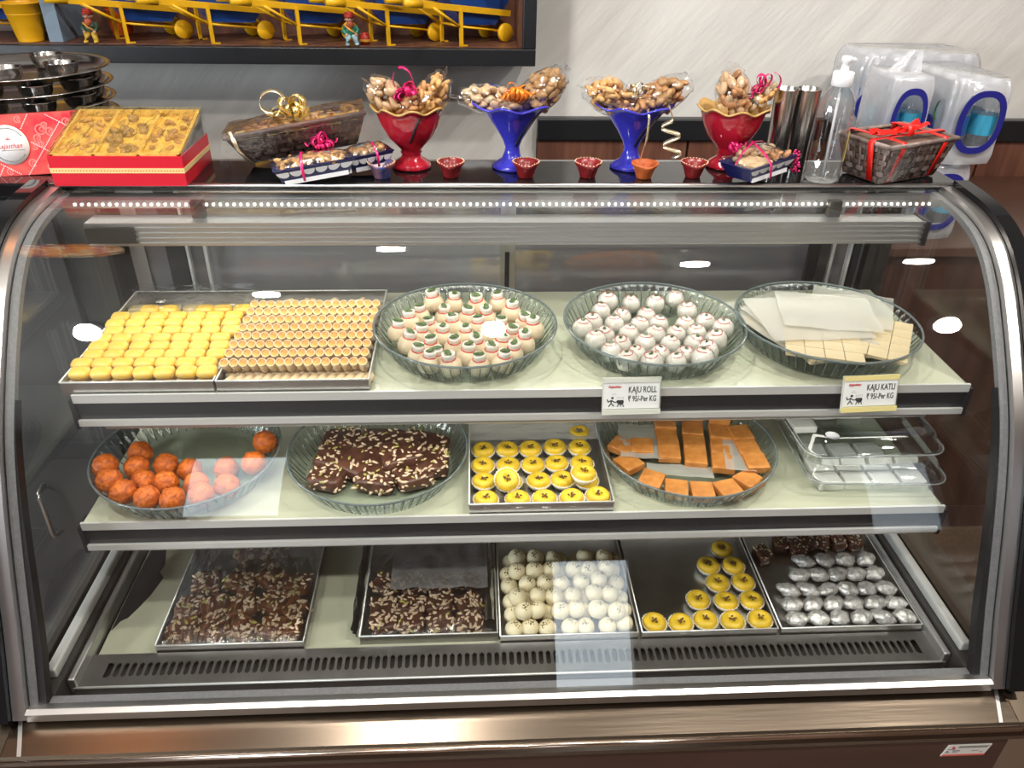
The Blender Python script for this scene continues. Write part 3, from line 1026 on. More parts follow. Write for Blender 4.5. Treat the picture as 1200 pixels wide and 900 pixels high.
SL = [(0.540, 1.150, 0.026, 0.42, 4, 5, 'cashew slab tucked under papers at the far dish edge, by the wrapped sweets'), (0.565, 1.110, 0.031, 0.18, 4, 5, 'cashew slab mostly covered by butter papers in the dish middle'),
      (0.560, 1.085, 0.038, -0.30, 4, 4, 'cashew slab in front, half under a butter paper, behind the katli sign'), (0.650, 1.105, 0.036, -0.52, 4, 5, 'bare cashew slab scored into squares, nearest the end pane')]
for (x, y, dz, rz, nx, ny, lb) in SL:
    o = make_slab(nx, ny, 0.026)
    o.location, o.rotation_euler, o['label'] = (x, y - 0.004, Z1 + dz), (0.0, 0, rz), lb
PAPERS = [(0.520, 1.185, 0.034, 0.45, 0.12, 0.15), (0.556, 1.145, 0.040, 0.25, 0.13, 0.16), (0.560, 1.165, 0.0455, 0.05, 0.15, 0.14), (0.655, 1.205, 0.0445, -0.45, 0.12, 0.12), (0.600, 1.180, 0.049, -0.2, 0.14, 0.12)]
PL = ['butter paper poking out at the far dish edge by the wrapped sweets', 'butter paper lying slanted over the second cashew slab', 'broad butter paper covering the middle slabs', 'butter paper behind the bare cashew slab by the end pane', 'topmost butter paper at the back of the cashew slab dish']
for k, (x, y, dz, rz, a, b) in enumerate(PAPERS):
    g = MB().grid(lambda u, v: ((u - .5) * a * 1.12, (v - .5) * b * 1.12, 0.0045 * noise.noise(Vector((u * 3, v * 3, k * 5.0)))), 8, 8)
    o = obj('butter_paper', g, butter, None, (x, y - 0.010, Z1 + dz + 0.002), (0.0, 0, rz))
    tag(o, PL[k], 'paper', 'butter papers')

# --- laddus
lv = [MB().ell((0, 0, 0.0195), (0.0198, 0.0198, 0.0190), 22, 14, amp=0.14, fr=150, seed=k * 3.3).mesh('laddu', laddu_m) for k in range(4)]
LAD = [(-0.594, 1.040, 0), (-0.575, 1.004, 0), (-0.545, 0.978, 0), (-0.560, 1.092, 0), (-0.551, 1.050, .006), (-0.529, 1.015, .004), (-0.505, 0.966, 0), (-0.509, 1.062, 0), (-0.490, 1.006, .008), (-0.464, 0.960, 0), (-0.466, 1.048, 0), (-0.408, 1.050, 0), (-0.442, 1.004, .006), (-0.422, 0.967, 0), (-0.388, 0.985, 0), (-0.353, 1.098, 0), (-0.360, 1.045, 0)]
LL = ['at the dish rim nearest the end pane', 'second along the front rim from the end pane', 'third along the front rim from the end pane', 'alone at the back on the end-pane side', 'raised behind the end-pane group', 'in the middle of the end-pane group',
      'fourth along the front rim from the end pane', 'in the second row behind the paper reflection', 'raised in the centre front', 'lowest at the very front of the dish', 'in the centre of the dish', 'in the centre towards the bark dish', 'raised near the front on the bark side', 'on the front rim past the lowest one',
      'on the front rim towards the bark dish', 'farthest back beside the chocolate bark dish', 'on the rim beside the chocolate bark dish']
for (x, y, dz), lb in zip(LAD, LL):
    d = math.hypot(x + 0.473, y - 1.066)
    o = link('laddu', lv[random.randrange(4)], None, (x, y, Z2 + 0.0052 + dz + max(0, d - 0.078) * 0.4), (0, 0, random.uniform(0, 6.28)))
    tag(o, 'orange laddu ball ' + lb, 'sweet', 'laddus')


# --- nut bars: a lump with nuts bedded in it
def nut_bits(m_, sx, sy, h, n, sz, mi=0):
    for q in range(n):
        side = random.random()
        if side < 0.62:
            c = (random.uniform(-sx, sx), random.uniform(-sy, sy), h)
        elif side < 0.84:
            c = (random.uniform(-sx, sx), -sy, random.uniform(0.15, 0.95) * h)
        else:
            c = (random.choice((-sx, sx)), random.uniform(-sy, sy), random.uniform(0.2, 0.95) * h)
        R = Matrix.Translation(c) @ Matrix.Rotation(random.uniform(0, 3.14), 4, 'Z') @ Matrix.Rotation(random.uniform(-0.6, 0.6), 4, 'Y')
        k = random.uniform(0.7, 1.25)
        m_.ell((0, 0, 0), (sz * k, sz * 0.40 * k, sz * 0.30 * k), 6, 4, M=R)


def make_nutbar(sx, sy, h, m_, n, sz, seed, name='nut_bar', green=0.2):
    t = thing(name, '', 'sweet')
    bm_ = MB().ell((0, 0, h * 0.5), (sx, sy, h * 0.5), 20, 12, pw=0.34, amp=0.10, fr=55, seed=seed)
    obj('fudge', bm_, m_, t)
    a = MB()
    nut_bits(a, sx * 0.95, sy * 0.95, h * 0.98, n, sz)
    obj('nut_pieces', a, nutm, t)['kind'] = 'stuff'
    if green:
        a = MB()
        nut_bits(a, sx * 0.92, sy * 0.92, h * 0.98, max(2, int(n * green)), sz)
        obj('pistachio_pieces', a, nut_green, t)['kind'] = 'stuff'
    return t


BARK = [(-0.243, 1.028, .0, .030, .028, 'small chocolate bark piece lying apart nearest the laddu dish'), (-0.240, 1.082, .002, .032, .030, 'chocolate bark piece behind the small one by the laddu dish'), (-0.180, 1.062, .003, .042, .040, 'big chocolate bark slab at the heap centre'),
        (-0.163, 1.012, .0, .032, .018, 'pointed chocolate bark piece lowest at the dish front'), (-0.095, 1.022, .0, .030, .024, 'dark chocolate bark piece at the front by the yellow cups'), (-0.118, 1.070, .016, .034, .030, 'chocolate bark piece lying on top of the heap'),
        (-0.060, 1.060, .006, .026, .030, 'chocolate bark piece on the dish side towards the yellow cups'), (-0.080, 1.115, .004, .040, .030, 'chocolate bark piece at the back by the yellow cups'), (-0.160, 1.125, .004, .040, .032, 'chocolate bark piece at the back centre'), (-0.235, 1.135, .002, .032, .030, 'chocolate bark piece at the back by the laddu dish')]
for k, (x, y, dz, sx, sy, lb) in enumerate(BARK):
    t = make_nutbar(sx, sy, 0.024, choc, 40, 0.0060, k * 2.7, 'chocolate_bark')
    t.location, t.rotation_euler = (-0.16 + (x + 0.16) * 0.93, 1.072 + (y - 1.072) * 0.90, Z2 + 0.0055 + dz), (random.uniform(-.1, .1), random.uniform(-.1, .1), random.uniform(-.5, .5))
    t['label'], t['group'] = lb, 'chocolate bark pieces'

NB1 = [(-0.476, 1.025, .010, 'reddish date nut bar raised at the tray back on the black-sheet side'), (-0.420, 1.020, .012, 'reddish date nut bar raised at the tray back, second from the black sheet'), (-0.365, 1.030, .012, 'date nut bar at the tray back, third from the black sheet'),
       (-0.318, 1.020, .004, 'date nut bar standing by the tray wall on the far side from the black sheet'), (-0.495, 0.975, .0, 'date nut bar against the tray wall beside the torn black sheet'), (-0.494, 0.930, .0, 'date nut bar in the front corner by the torn black sheet'),
       (-0.450, 0.972, .004, 'date nut bar in the middle row, second from the black sheet'), (-0.400, 0.970, .006, 'date nut bar in the middle row, third from the black sheet'), (-0.350, 0.975, .005, 'date nut bar in the middle row, fourth from the black sheet'),
       (-0.318, 0.968, .0, 'date nut bar in the middle row by the far tray wall'), (-0.440, 0.925, .0, 'date nut bar in the front row under the white glint'), (-0.390, 0.924, .001, 'date nut bar in the front row centre'), (-0.340, 0.926, .0, 'date nut bar in the front row, next to last'),
       (-0.318, 0.922, .0, 'date nut bar in the front corner away from the black sheet'), (-0.425, 1.110, .0, 'dark date nut bar alone in the shade at the tray back'), (-0.375, 1.105, .0, 'dark date nut bar farthest back in the film-covered tray')]
for k, (x, y, dz, lb) in enumerate(NB1):
    t = make_nutbar(0.0245, 0.0215, 0.022, datem, 34, 0.0062, k * 1.9, 'date_nut_bar', 0.12)
    t.location, t.rotation_euler = (x, y + 0.008, Z3 + 0.0018 + dz), (random.uniform(-.22, .22), random.uniform(-.22, .22), random.uniform(-.8, .8))
    t['label'], t['group'] = lb, 'date nut bars under film'
NB2 = [(-0.160, 1.015, .004, 'first from the case end in the back row'), (-0.110, 1.018, .006, 'second in the back row'), (-0.060, 1.020, .002, 'third in the back row'), (-0.012, 1.026, .0, 'by the cream balls in the back row'), (-0.162, 0.965, .0, 'in the middle row at the crumpled foil edge'),
       (-0.113, 0.966, .003, 'second in the middle row'), (-0.063, 0.968, .002, 'third in the middle row'), (-0.014, 0.970, .0, 'by the cream balls in the middle row'), (-0.158, 0.930, .0, 'in the front corner by the crumpled foil'), (-0.110, 0.930, .0, 'second in the front row'),
       (-0.060, 0.930, .0, 'third in the front row'), (-0.012, 0.930, .0, 'in the front corner by the cream balls')]
for k, (x, y, dz, lb) in enumerate(NB2):
    t = make_nutbar(0.0238, 0.0195, 0.020, choc, 34, 0.0064, 40 + k * 1.9, 'dark_nut_bar', 0.06)
    t.location, t.rotation_euler = (x, y + 0.007, Z3 + 0.0018 + dz), (random.uniform(-.2, .2), random.uniform(-.2, .2), random.uniform(-.5, .5))
    t['label'], t['group'] = 'dark nut bar in the foil-lined tray, ' + lb, 'dark nut bars under foil'


# --- yellow cup sweets
def make_cup():
    t = thing('yellow_cup_sweet', '', 'sweet')
    obj('paper_cup', MB().lathe([(0.0, 0.0), (0.0165, 0.0), (0.0228, 0.0135), (0.0222, 0.0135), (0.016, 0.0008), (0.0, 0.0008)], 64, fn=lambda a, r, z: (r + (0.0009 * math.cos(a * 22) if z > 0.004 else 0), z)), paper_cup, t)
    obj('sweet', MB().lathe([(0.0150, 0.0012), (0.0198, 0.008), (0.0206, 0.0135), (0.0190, 0.0190), (0.0145, 0.0220), (0.0085, 0.0212), (0.0050, 0.0178), (0.0, 0.0170)], 20, fn=lambda a, r, z: (r * (1 + 0.03 * noise.noise(Vector((3 * math.cos(a), 3 * math.sin(a), z * 90)))), z)), ycup, t)
    c = MB()
    for q in range(9):
        a, rr = random.uniform(0, 6.28), random.uniform(0, 0.0062)
        R = Matrix.Translation((rr * math.cos(a), rr * math.sin(a), 0.0195 + 0.15 * rr)) @ Matrix.Rotation(random.uniform(0, 3), 4, 'Z')
        c.ell((0, 0, 0), (0.0026, 0.0015, 0.0011), 6, 4, M=R, amp=0.3, fr=500, seed=q)
    obj('nut_topping', c, mat('brown_crumb', (0.16, 0.085, 0.02), 0.6, var=0.5, scale=300), t)
    return t


cp4 = Placer(make_cup)
Y2 = [[(0.018, 0.972), (0.069, 0.971), (0.112, 0.971), (0.157, 0.972), (0.199, 0.976)], [(0.016, 1.018), (0.060, 1.015), (0.107, 1.017), (0.146, 1.019), (0.186, 1.017)], [(0.015, 1.061), (0.058, 1.060), (0.100, 1.060), (0.141, 1.063), (0.184, 1.062)],
      [(0.017, 1.104), (0.058, 1.105), (0.099, 1.106), (0.142, 1.110), (0.185, 1.107)], [(0.191, 1.151)]]
for j, row in enumerate(Y2):
    for i, (x, y) in enumerate(row):
        lb = 'yellow cup sweet on the middle shelf, %s row from front, %s from the bark dish' % (ORD[j], ORD[i]) if j < 4 else 'lone yellow cup sweet at the back of the middle shelf tray'
        cp4.put((x, y, Z2 + 0.0021), (random.uniform(-.05, .05), random.uniform(-.05, .05), random.uniform(0, 6.28)), lb, 0.93, 'yellow cup sweets')
cp4.put((0.052, 1.003, Z2 + 0.0235), (0.35, -0.45, 1.0), 'tilted yellow cup sweet lying on top of its neighbours on the middle shelf', 0.93, 'yellow cup sweets')
cp4.put((0.178, 1.010, Z2 + 0.0215), (0.10, 0.05, 1.0), 'yellow cup sweet raised on top near the fudge dish on the middle shelf', 0.97, 'yellow cup sweets')
Y4 = [(0.307, 0.922), (0.353, 0.919), (0.397, 0.924), (0.444, 0.921), (0.493, 0.922), (0.396, 0.972), (0.445, 0.965), (0.491, 0.966), (0.442, 1.010), (0.489, 1.010), (0.436, 1.055), (0.483, 1.052), (0.474, 1.097)]
YL = ['in the front corner beside the cream balls', 'second in the front row from the cream balls', 'third in the front row from the cream balls', 'fourth in the front row from the cream balls', 'in the front corner by the silver sweets', 'alone at the inner end of the second row', 'in the middle of the second row', 'by the silver sweets in the second row',
      'at the inner end of the third row', 'by the silver sweets in the third row', 'at the inner end of the fourth row', 'by the silver sweets in the fourth row', 'last one at the back by itself']
for (x, y), lb in zip(Y4, YL):
    cp4.put((x, y, Z3 + 0.0021), (random.uniform(-.05, .05), random.uniform(-.05, .05), random.uniform(0, 6.28)), 'yellow cup sweet in the half-empty tray, ' + lb, 0.98, 'yellow cup sweets')

# --- orange fudge bars


def fudge_mesh(k, a, b, h):
    return MB().box(-a / 2, a / 2, -b / 2, b / 2, 0, h, bev=0.0016).mesh('orange_fudge', burfi)


fv = [fudge_mesh(0, 0.0375, 0.0405, 0.013)]
BF = []
for (x, y, dz, rz, n, nm) in ((0.292, 1.090, .012, -0.15, 1, 'raised fudge end piece by the yellow cups'), (0.335, 1.072, .013, -0.12, 3, 'first long raised strip'), (0.377, 1.056, .013, -0.18, 4, 'second long raised strip'), (0.420, 1.040, .013, -0.20, 4, 'third long raised strip'), (0.472, 1.030, .010, 0.03, 4, 'strip nearest the clamshell boxes')):
    for q in range(n):
        px_ = x + math.sin(-rz) * q * 0.0405
        py_ = y + math.cos(rz) * q * 0.0405
        if math.hypot(px_ - 0.364, py_ - 1.074) > 0.125:
            continue
        BF.append((px_, py_, dz, rz, 'orange fudge piece, %s of the %s' % (ORD[q], nm) if n > 1 else 'orange ' + nm))
for (x, y, rz, lb) in ((0.262, 1.050, 0.5, 'orange fudge piece low by the yellow cups'), (0.293, 1.010, -0.5, 'orange fudge piece low on the front rim by the yellow cups'), (0.330, 0.988, -0.25, 'orange fudge piece low at the front, second from the yellow cups'),
                       (0.371, 0.980, -0.1, 'orange fudge piece lowest at the very dish front'), (0.413, 0.978, 0.2, 'orange fudge piece low at the front beside the white glint'), (0.452, 0.996, 0.6, 'orange fudge piece low on the front rim by the clamshells'), (0.258, 1.095, 0.9, 'orange fudge piece leaning at the rim under the paper corner')):
    BF.append((x, y, 0.0, rz, lb))
for (x, y, dz, rz, lb) in BF:
    d = math.hypot(x - 0.364, y - 1.060)
    o = link('orange_fudge', fv[0], None, (x, y, Z2 + 0.0058 + dz + max(0, d - 0.075) * 0.30), (random.uniform(-.04, .04), random.uniform(-.04, .04), rz + random.uniform(-.06, .06)))
    tag(o, lb, 'sweet', 'orange fudge pieces')
for k, (x, y, dz, rz, a, b, lb) in enumerate(((0.292, 1.105, .0285, -0.1, 0.075, 0.10, 'butter paper on the fudge dish by the yellow cups'), (0.455, 1.075, .0330, -0.2, 0.05, 0.13, 'narrow butter paper beside the last fudge strip'), (0.345, 1.030, .0205, -0.15, 0.11, 0.03, 'butter paper edge under the raised fudge strips'))):
    g = MB().grid(lambda u, v: ((u - .5) * a, (v - .5) * b, 0.003 * noise.noise(Vector((u * 3, v * 3, k * 7.0)))), 8, 8)
    tag(obj('butter_paper', g, butter, None, (x, y, Z2 + dz), (0, 0, rz)), lb, 'paper', 'butter papers')

# --- cream peda balls


def make_peda():
    t = thing('peda_ball', '', 'sweet', group='cream peda balls')
    obj('ball', MB().ell((0, 0, 0.0152), (0.0160, 0.0160, 0.0150), 18, 12, amp=0.03, fr=60), cream2, t)
    c = MB()
    for q in range(15):
        a, th = random.uniform(0, 6.28), random.uniform(0, 0.62)
        n_ = Vector((math.sin(th) * math.cos(a), math.sin(th) * math.sin(a), math.cos(th)))
        R = Matrix.Translation(Vector((0, 0, 0.0152)) + n_ * 0.0152) @ n_.to_track_quat('Z', 'Y').to_matrix().to_4x4()
        k = random.uniform(0.6, 1.3)
        c.ell((0, 0, 0), (0.0017 * k, 0.0012 * k, 0.0006), 6, 3, M=R)
    obj('pistachio_crumbs', c, crumbs, t)
    return t


cp5 = Placer(make_peda)
sp = 0.0323
for j in range(6):
    for i in range(7):
        if 0 < j and 0 < i < 6:
            continue
        cp5.put((0.061 + i * sp, 0.9165 + j * sp * 0.98, Z3 + 0.0016), (random.uniform(-.3, .3), random.uniform(-.3, .3), random.uniform(0, 6.28)),
                'cream peda ball of the lower layer, %s row from front, %s from the foil tray' % (ORD[j], ORD[i]), 1.0)
for j in range(5):
    for i in range(6 if j != 2 else 5):
        if j == 4 and i == 3:
            continue
        cp5.put((0.077 + i * sp + (0.012 if j == 2 else 0) + random.uniform(-.002, .002), 0.9345 + j * sp * 0.98 + random.uniform(-.002, .002), Z3 + 0.0242), (random.uniform(-.35, .1), random.uniform(-.3, .3), random.uniform(0, 6.28)),
                'cream peda ball on top, %s row from front, %s from the foil tray' % (ORD[j], ORD[i]), random.uniform(0.96, 1.06))
pl = MB()
for i in range(1, 6):
    for j in range(1, 6):
        pl.ell((0.061 + i * sp, 0.9165 + j * sp * 0.98, Z3 + 0.0168), (0.0158, 0.0158, 0.0150), 12, 8)
tag(obj('peda_layer', pl, cream2), 'lower layer of peda balls packed beneath the upper rows', 'sweets', 'cream peda balls', 'stuff')

# --- silver leaf sweets
sv = [MB().ell((0, 0, 0.0118), (0.0198, 0.0142, 0.0105), 22, 14, amp=0.30, fr=95, seed=k * 4.1).mesh('silver_leaf_sweet', silver) for k in range(4)]
FR = [((0.557, 0.923), (0.750, 0.922), 6), ((0.561, 0.956), (0.748, 0.953), 6), ((0.567, 0.990), (0.748, 0.987), 6), ((0.600, 1.026), (0.742, 1.025), 5), ((0.622, 1.062), (0.742, 1.062), 4)]
for j, (a, b, n) in enumerate(FR):
    for i in range(n):
        t = i / (n - 1)
        o = link('silver_leaf_sweet', sv[random.randrange(4)], None, (a[0] + (b[0] - a[0]) * t, a[1] + (b[1] - a[1]) * t, Z3 + 0.0016), (0, 0, random.uniform(-.5, .5)))
        tag(o, 'sweet wrapped in silver leaf, %s row from front, %s from the yellow cups' % (ORD[j], ORD[i]), 'sweet', 'silver leaf sweets')
for k, (x, y) in enumerate([(0.548, 1.081), (0.593, 1.112), (0.620, 1.098), (0.646, 1.112), (0.676, 1.115), (0.706, 1.114), (0.737, 1.113)]):
    t = make_nutbar(0.0135, 0.019, 0.022, choc, 26, 0.0032, 90 + k, 'date_roll', 0.3)
    t.location, t.rotation_euler = (x, y, Z3 + 0.0018), (0, 0, random.uniform(-.4, .4))
    t['label'], t['group'] = 'dark date roll behind the silver leaf sweets, %s from the yellow cups' % ORD[k], 'date rolls'

# --- film and foil over the trays (part of their trays)


def sheet(name, x0, x1, y0, y1, zf, m_, parent, nu=26, nv=26):
    g = MB().grid(lambda u, v: (x0 + (x1 - x0) * u, y0 + (y1 - y0) * v, zf(u, v)), nu, nv)
    o = obj(name, g, m_, parent)
    o.location = -Vector(parent.location)
    return o


nz = lambda u, v, f, a, s: a * noise.noise(Vector((u * f, v * f, s)))
sheet('cling_film', -0.527, -0.285, 0.896, 1.191, lambda u, v: Z3 + 0.0205 + (0.0215 * math.sin(PI * min(1, max(0, u))) ** 0.5 * math.sin(PI * min(1.0, v * 1.15)) ** 0.7 if v < 0.87 else 0) + nz(u, v, 9, 0.0016, 1.0) + 0.0022 * noise.noise(Vector((u * 34 + v * 12, v * 5, 3.0))), film_tight, t1, 60, 40)
sheet('cling_film', -0.195, 0.037, 0.904, 1.201, lambda u, v: Z3 + 0.0205 + (0.014 * math.sin(PI * u) ** 0.5 * math.sin(PI * min(1.0, v * 1.1)) ** 0.7 if v < 0.9 else 0) + nz(u, v, 9, 0.002, 2.0) + 0.0025 * noise.noise(Vector((u * 30 - v * 18, v * 9, 6.0))), film, t2, 60, 50)
foil = mat('crumpled_foil', (0.45, 0.45, 0.46), 0.22, 1.0, bump=1.0, bscale=60)
sheet('foil_flap', -0.150, 0.022, 0.992, 1.196, lambda u, v: Z3 + 0.0385 - 0.010 * v + nz(u, v, 6, 0.005, 4.0), clear('grey_film_fold', (0.72, 0.72, 0.74), 0.06, 1.8, 0.14, (0.34, 0.33, 0.33), 0.45, bump=1.0, bscale=34), t2)
fe = MB().grid(lambda u, v: (-0.200 - 0.010 * u + nz(u, v, 7, 0.005, 6.0), 0.915 + 0.27 * v, Z3 + 0.006 + 0.022 * u), 6, 30)
o = obj('foil_edge', fe, foil, t2)
o.location = -Vector(t2.location)
fe = MB().grid(lambda u, v: (0.016 + 0.016 * u, 0.93 + 0.25 * v, Z3 + 0.0220 + 0.006 * math.sin(PI * u) + nz(u, v, 9, 0.004, 8.0)), 6, 34)
o = obj('foil_edge', fe, foil, t2)
o.location = -Vector(t2.location)
sheet('cling_film', -0.600, -0.392, 1.225, 1.324, lambda u, v: Z1 + 0.038 + 0.004 * math.sin(PI * v) + nz(u, v, 9, 0.004, 12.0), film, tA)
sheet('liner_paper', -0.006, 0.219, 1.125, 1.198, lambda u, v: Z2 + 0.020 + nz(u, v, 6, 0.004, 14.0), clear('liner', (0.95, 0.95, 0.95), 0.03, 1.5, 0.1, (0.75, 0.76, 0.72), 0.4, bump=0.8, bscale=50), tC)

# --- torn black sheet on the case floor
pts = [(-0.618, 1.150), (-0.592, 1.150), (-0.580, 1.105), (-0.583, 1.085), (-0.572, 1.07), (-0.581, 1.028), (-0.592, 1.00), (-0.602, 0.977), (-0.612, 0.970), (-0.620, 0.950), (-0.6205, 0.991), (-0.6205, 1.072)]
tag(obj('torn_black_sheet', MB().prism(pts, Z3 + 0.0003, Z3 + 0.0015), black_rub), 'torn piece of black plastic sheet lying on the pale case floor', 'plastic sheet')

# --- clamshell boxes
clam = clear('clear_plastic', (0.93, 0.95, 0.95), 0.02, 1.5, 0.03)


def rrect(w_, d_, r, n=5):
    out = []
    for (cx, cy, a0) in ((w_ / 2 - r, d_ / 2 - r, 0), (-w_ / 2 + r, d_ / 2 - r, 90), (-w_ / 2 + r, -d_ / 2 + r, 180), (w_ / 2 - r, -d_ / 2 + r, 270)):
        for q in range(n + 1):
            a = math.radians(a0 + 90 * q / n)
            out.append((cx + r * math.cos(a), cy + r * math.sin(a)))
    return out


def loft(rings, mi=0, cap=True):
    m_ = MB()
    n = len(rings[0])
    vs = [p for r in rings for p in r]
    fs = []
    for j in range(len(rings) - 1):
        for k in range(n):
            q = (k + 1) % n
            fs.append((j * n + k, j * n + q, (j + 1) * n + q, (j + 1) * n + k))
    if cap:
        fs.append(tuple((len(rings) - 1) * n + k for k in range(n)))
    m_.add(vs, fs, mi, True)
    return m_


def make_clam():
    t = thing('clamshell_box', '', 'plastic box', group='clear clamshell boxes')
    W, D = 0.235, 0.215

    def ring(w_, d_, z, r=0.03):
        return [(x, y, z) for (x, y) in rrect(w_, d_, r)]
    obj('base', loft([ring(W, D, 0.026), ring(W - .004, D - .004, 0.0265), ring(W - .016, D - .016, 0.024), ring(W - .026, D - .026, 0.002), ring(W - .034, D - .034, 0.0)]), clam, t)
    obj('lid', loft([ring(W + .002, D + .002, 0.0275), ring(W - .006, D - .006, 0.0285), ring(W - .014, D - .014, 0.029), ring(W - .024, D - .024, 0.050), ring(W - .034, D - .034, 0.0525), ring(W - .050, D - .050, 0.0525), ring(W - .056, D - .056, 0.0505)]), clam, t)
    obj('rim', MB().tube([(x, y, 0.0272) for (x, y) in rrect(W, D, 0.03)] + [(W / 2, D / 2 - 0.03, 0.0272)], 0.0014, 6), mat('plastic_rim', (0.62, 0.66, 0.67), 0.12, trans=0.7), t)
    return t


cm = Placer(make_clam)
cm.put((0.668, 1.082, Z2 + 0.0004), (0, 0, -0.04), 'lower clear clamshell box on the middle shelf with white sweets')
cm.put((0.648, 1.086, Z2 + 0.0540), (0, 0, 0.02), 'upper clear clamshell box stacked on another, nearly empty')
wm = mat('white_fudge', (0.82, 0.80, 0.76), 0.45, var=0.1, scale=40)
wfm = MB().box(-0.021, 0.021, -0.017, 0.017, 0, 0.013, bev=0.002).mesh('white_fudge', wm)
bx = [(0, 'front row', [(-0.075, -0.072), (-0.028, -0.072), (0.020, -0.072), (0.068, -0.07)]), (0, 'second row', [(-0.075, -0.034), (-0.028, -0.034), (0.020, -0.034), (0.068, -0.032)]), (0, 'third row', [(-0.07, 0.01), (-0.02, 0.01), (0.03, 0.01)])]
for (_, rn, ps) in bx:
    for i, (x, y) in enumerate(ps):
        o = link('white_fudge', wfm, None, (0.668 + x, 1.082 + y, Z2 + 0.0016), (0, 0, random.uniform(-.08, .08)))
        tag(o, 'white fudge piece in the lower clamshell, %s, %s from the orange fudge dish' % (rn, ORD[i]), 'sweet', 'white fudge pieces')
for i, (x, y) in enumerate([(-0.078, 0.05), (-0.028, 0.052), (0.020, 0.053), (-0.078, 0.012)]):
    o = link('white_fudge', wfm, None, (0.648 + x, 1.086 + y, Z2 + 0.0556), (0, 0, random.uniform(-.08, .08)))
    tag(o, 'white fudge piece in the upper clamshell, %s from the orange fudge dish' % ['first at back', 'second at back', 'third at back', 'nearer the front, first'][i], 'sweet', 'white fudge pieces')
tag(obj('paper_sticker', MB().lathe([(0.0, 0.0), (0.011, 0.0), (0.011, 0.0004), (0.0, 0.0004)], 20), mat('grey_sticker', (0.25, 0.25, 0.27), 0.5), None, (0.575, 1.002, Z2 + 0.1072)), 'small round grey sticker on the upper clamshell lid corner', 'sticker')


# ================================================================ price signs
def make_sign(x, y, rz, l1, l2, label, edge):
    t = thing('price_sign', label, 'price sign', (x, y, 0.983), (0, 0, rz), 'price signs on the top shelf')
    w_, h_ = 0.090, 0.058
    tilt = 0.26
    T = Matrix.Rotation(-tilt, 4, 'X')
    acr = clear('acrylic', (0.95, 0.96, 0.95), 0.02, 1.0)
    obj('card', MB().box(-w_ / 2 + .002, w_ / 2 - .002, -0.0008, 0.0, 0.009, h_ - 0.008, M=T), mat('sign_card', (0.80, 0.80, 0.79), 0.5), t)
    obj('holder', MB().box(-w_ / 2, w_ / 2, 0.0006, 0.0022, 0.0, h_, M=T), mat('holder_back', (0.70, 0.70, 0.66), 0.35), t)
    obj('bottom_fold', MB().box(-w_ / 2, w_ / 2, -0.0032, -0.0014, 0.0, 0.008, M=T).box(-w_ / 2, w_ / 2, -0.0014, 0.0006, 0.0, 0.0014, M=T), edge, t)
    obj('top_fold', MB().box(-w_ / 2, w_ / 2, -0.001, 0.0006, h_ - 0.001, h_, M=T).prism([(-w_ / 2 + .001, h_ - 0.0075), (w_ / 2 - .001, h_ - 0.0075), (w_ / 2, h_), (-w_ / 2, h_)], -0.0020, -0.0010, 'y', M=T), edge, t)
    obj('side_fold', MB().box(w_ / 2 - .002, w_ / 2, -0.0026, 0.0004, 0.003, h_ - 0.003, M=T), acr, t)
    for (s_, xx, zz, sz, mm, sx, sh) in ((l1, 0.0165, 0.0385, 0.0140, ink, 0.63, 0.0), (l2, 0.0165, 0.0240, 0.0128, ink, 0.63, 0.0), ('Rajasthan', -0.0265, 0.0440, 0.0058, ink_red, 0.9, 0.35)):
        text_mesh('lettering', s_, sz, mm, t, T @ upright(xx, -0.0010, zz), 0.0002, sx, sh, bold=0.0001)
    # little man with a ladle at a cauldron on legs
    d = MB()

    def seg(a, b, r=0.0006):
        d.tube([(a[0], 0, a[1]), (b[0], 0, b[1])], r, 6, flat=1.0)
    ox, oz = -0.038, 0.0115
    for a, b in (((.007, .0115), (.0065, .0065)), ((.0065, .0065), (.003, .001)), ((.0065, .0065), (.011, .0015)), ((.007, .011), (.012, .008)), ((.012, .008), (.0155, .0085)), ((.007, .011), (.002, .0085)), ((.002, .0085), (.0005, .013))):
        seg((ox + a[0], oz + a[1]), (ox + b[0], oz + b[1]), 0.0008)
    d.prism([(ox + .0085 + .0021 * math.cos(q * PI / 5), oz + .0148 + .0019 * math.sin(q * PI / 5)) for q in range(10)], -0.0004, 0.0004, 'y')
    d.prism([(ox + .0145, oz + .0085), (ox + .016, oz + .0112), (ox + .0255, oz + .0112), (ox + .0262, oz + .008), (ox + .0245, oz + .0042), (ox + .0185, oz + .0042)], -0.0004, 0.0004, 'y')
    for (a, b) in (((.018, .0045), (.016, .0005)), ((.0215, .0045), (.0215, .001)), ((.0245, .0045), (.0262, .0005))):
        seg((ox + a[0], oz + a[1]), (ox + b[0], oz + b[1]), 0.0006)
    for q in range(4):
        seg((ox + .016 + q * .003, oz + .0135), (ox + .0165 + q * .003, oz + .0165), 0.0002)
    for q in range(7):
        a0, a1 = q * 0.5, q * 0.5 + 0.5
        seg((ox + .011 + .003 * math.cos(a0), oz + .0195 + .0022 * math.sin(a0)), (ox + .011 + .003 * math.cos(a1), oz + .0195 + .0022 * math.sin(a1)), 0.00015)
    for i, v in enumerate(d.v):
        d.v[i] = tuple(T @ Vector((v[0], -0.0010 + max(-0.0004, min(0.0002, v[1])), v[2])))
    obj('cook_drawing', d, ink, t)
    return t


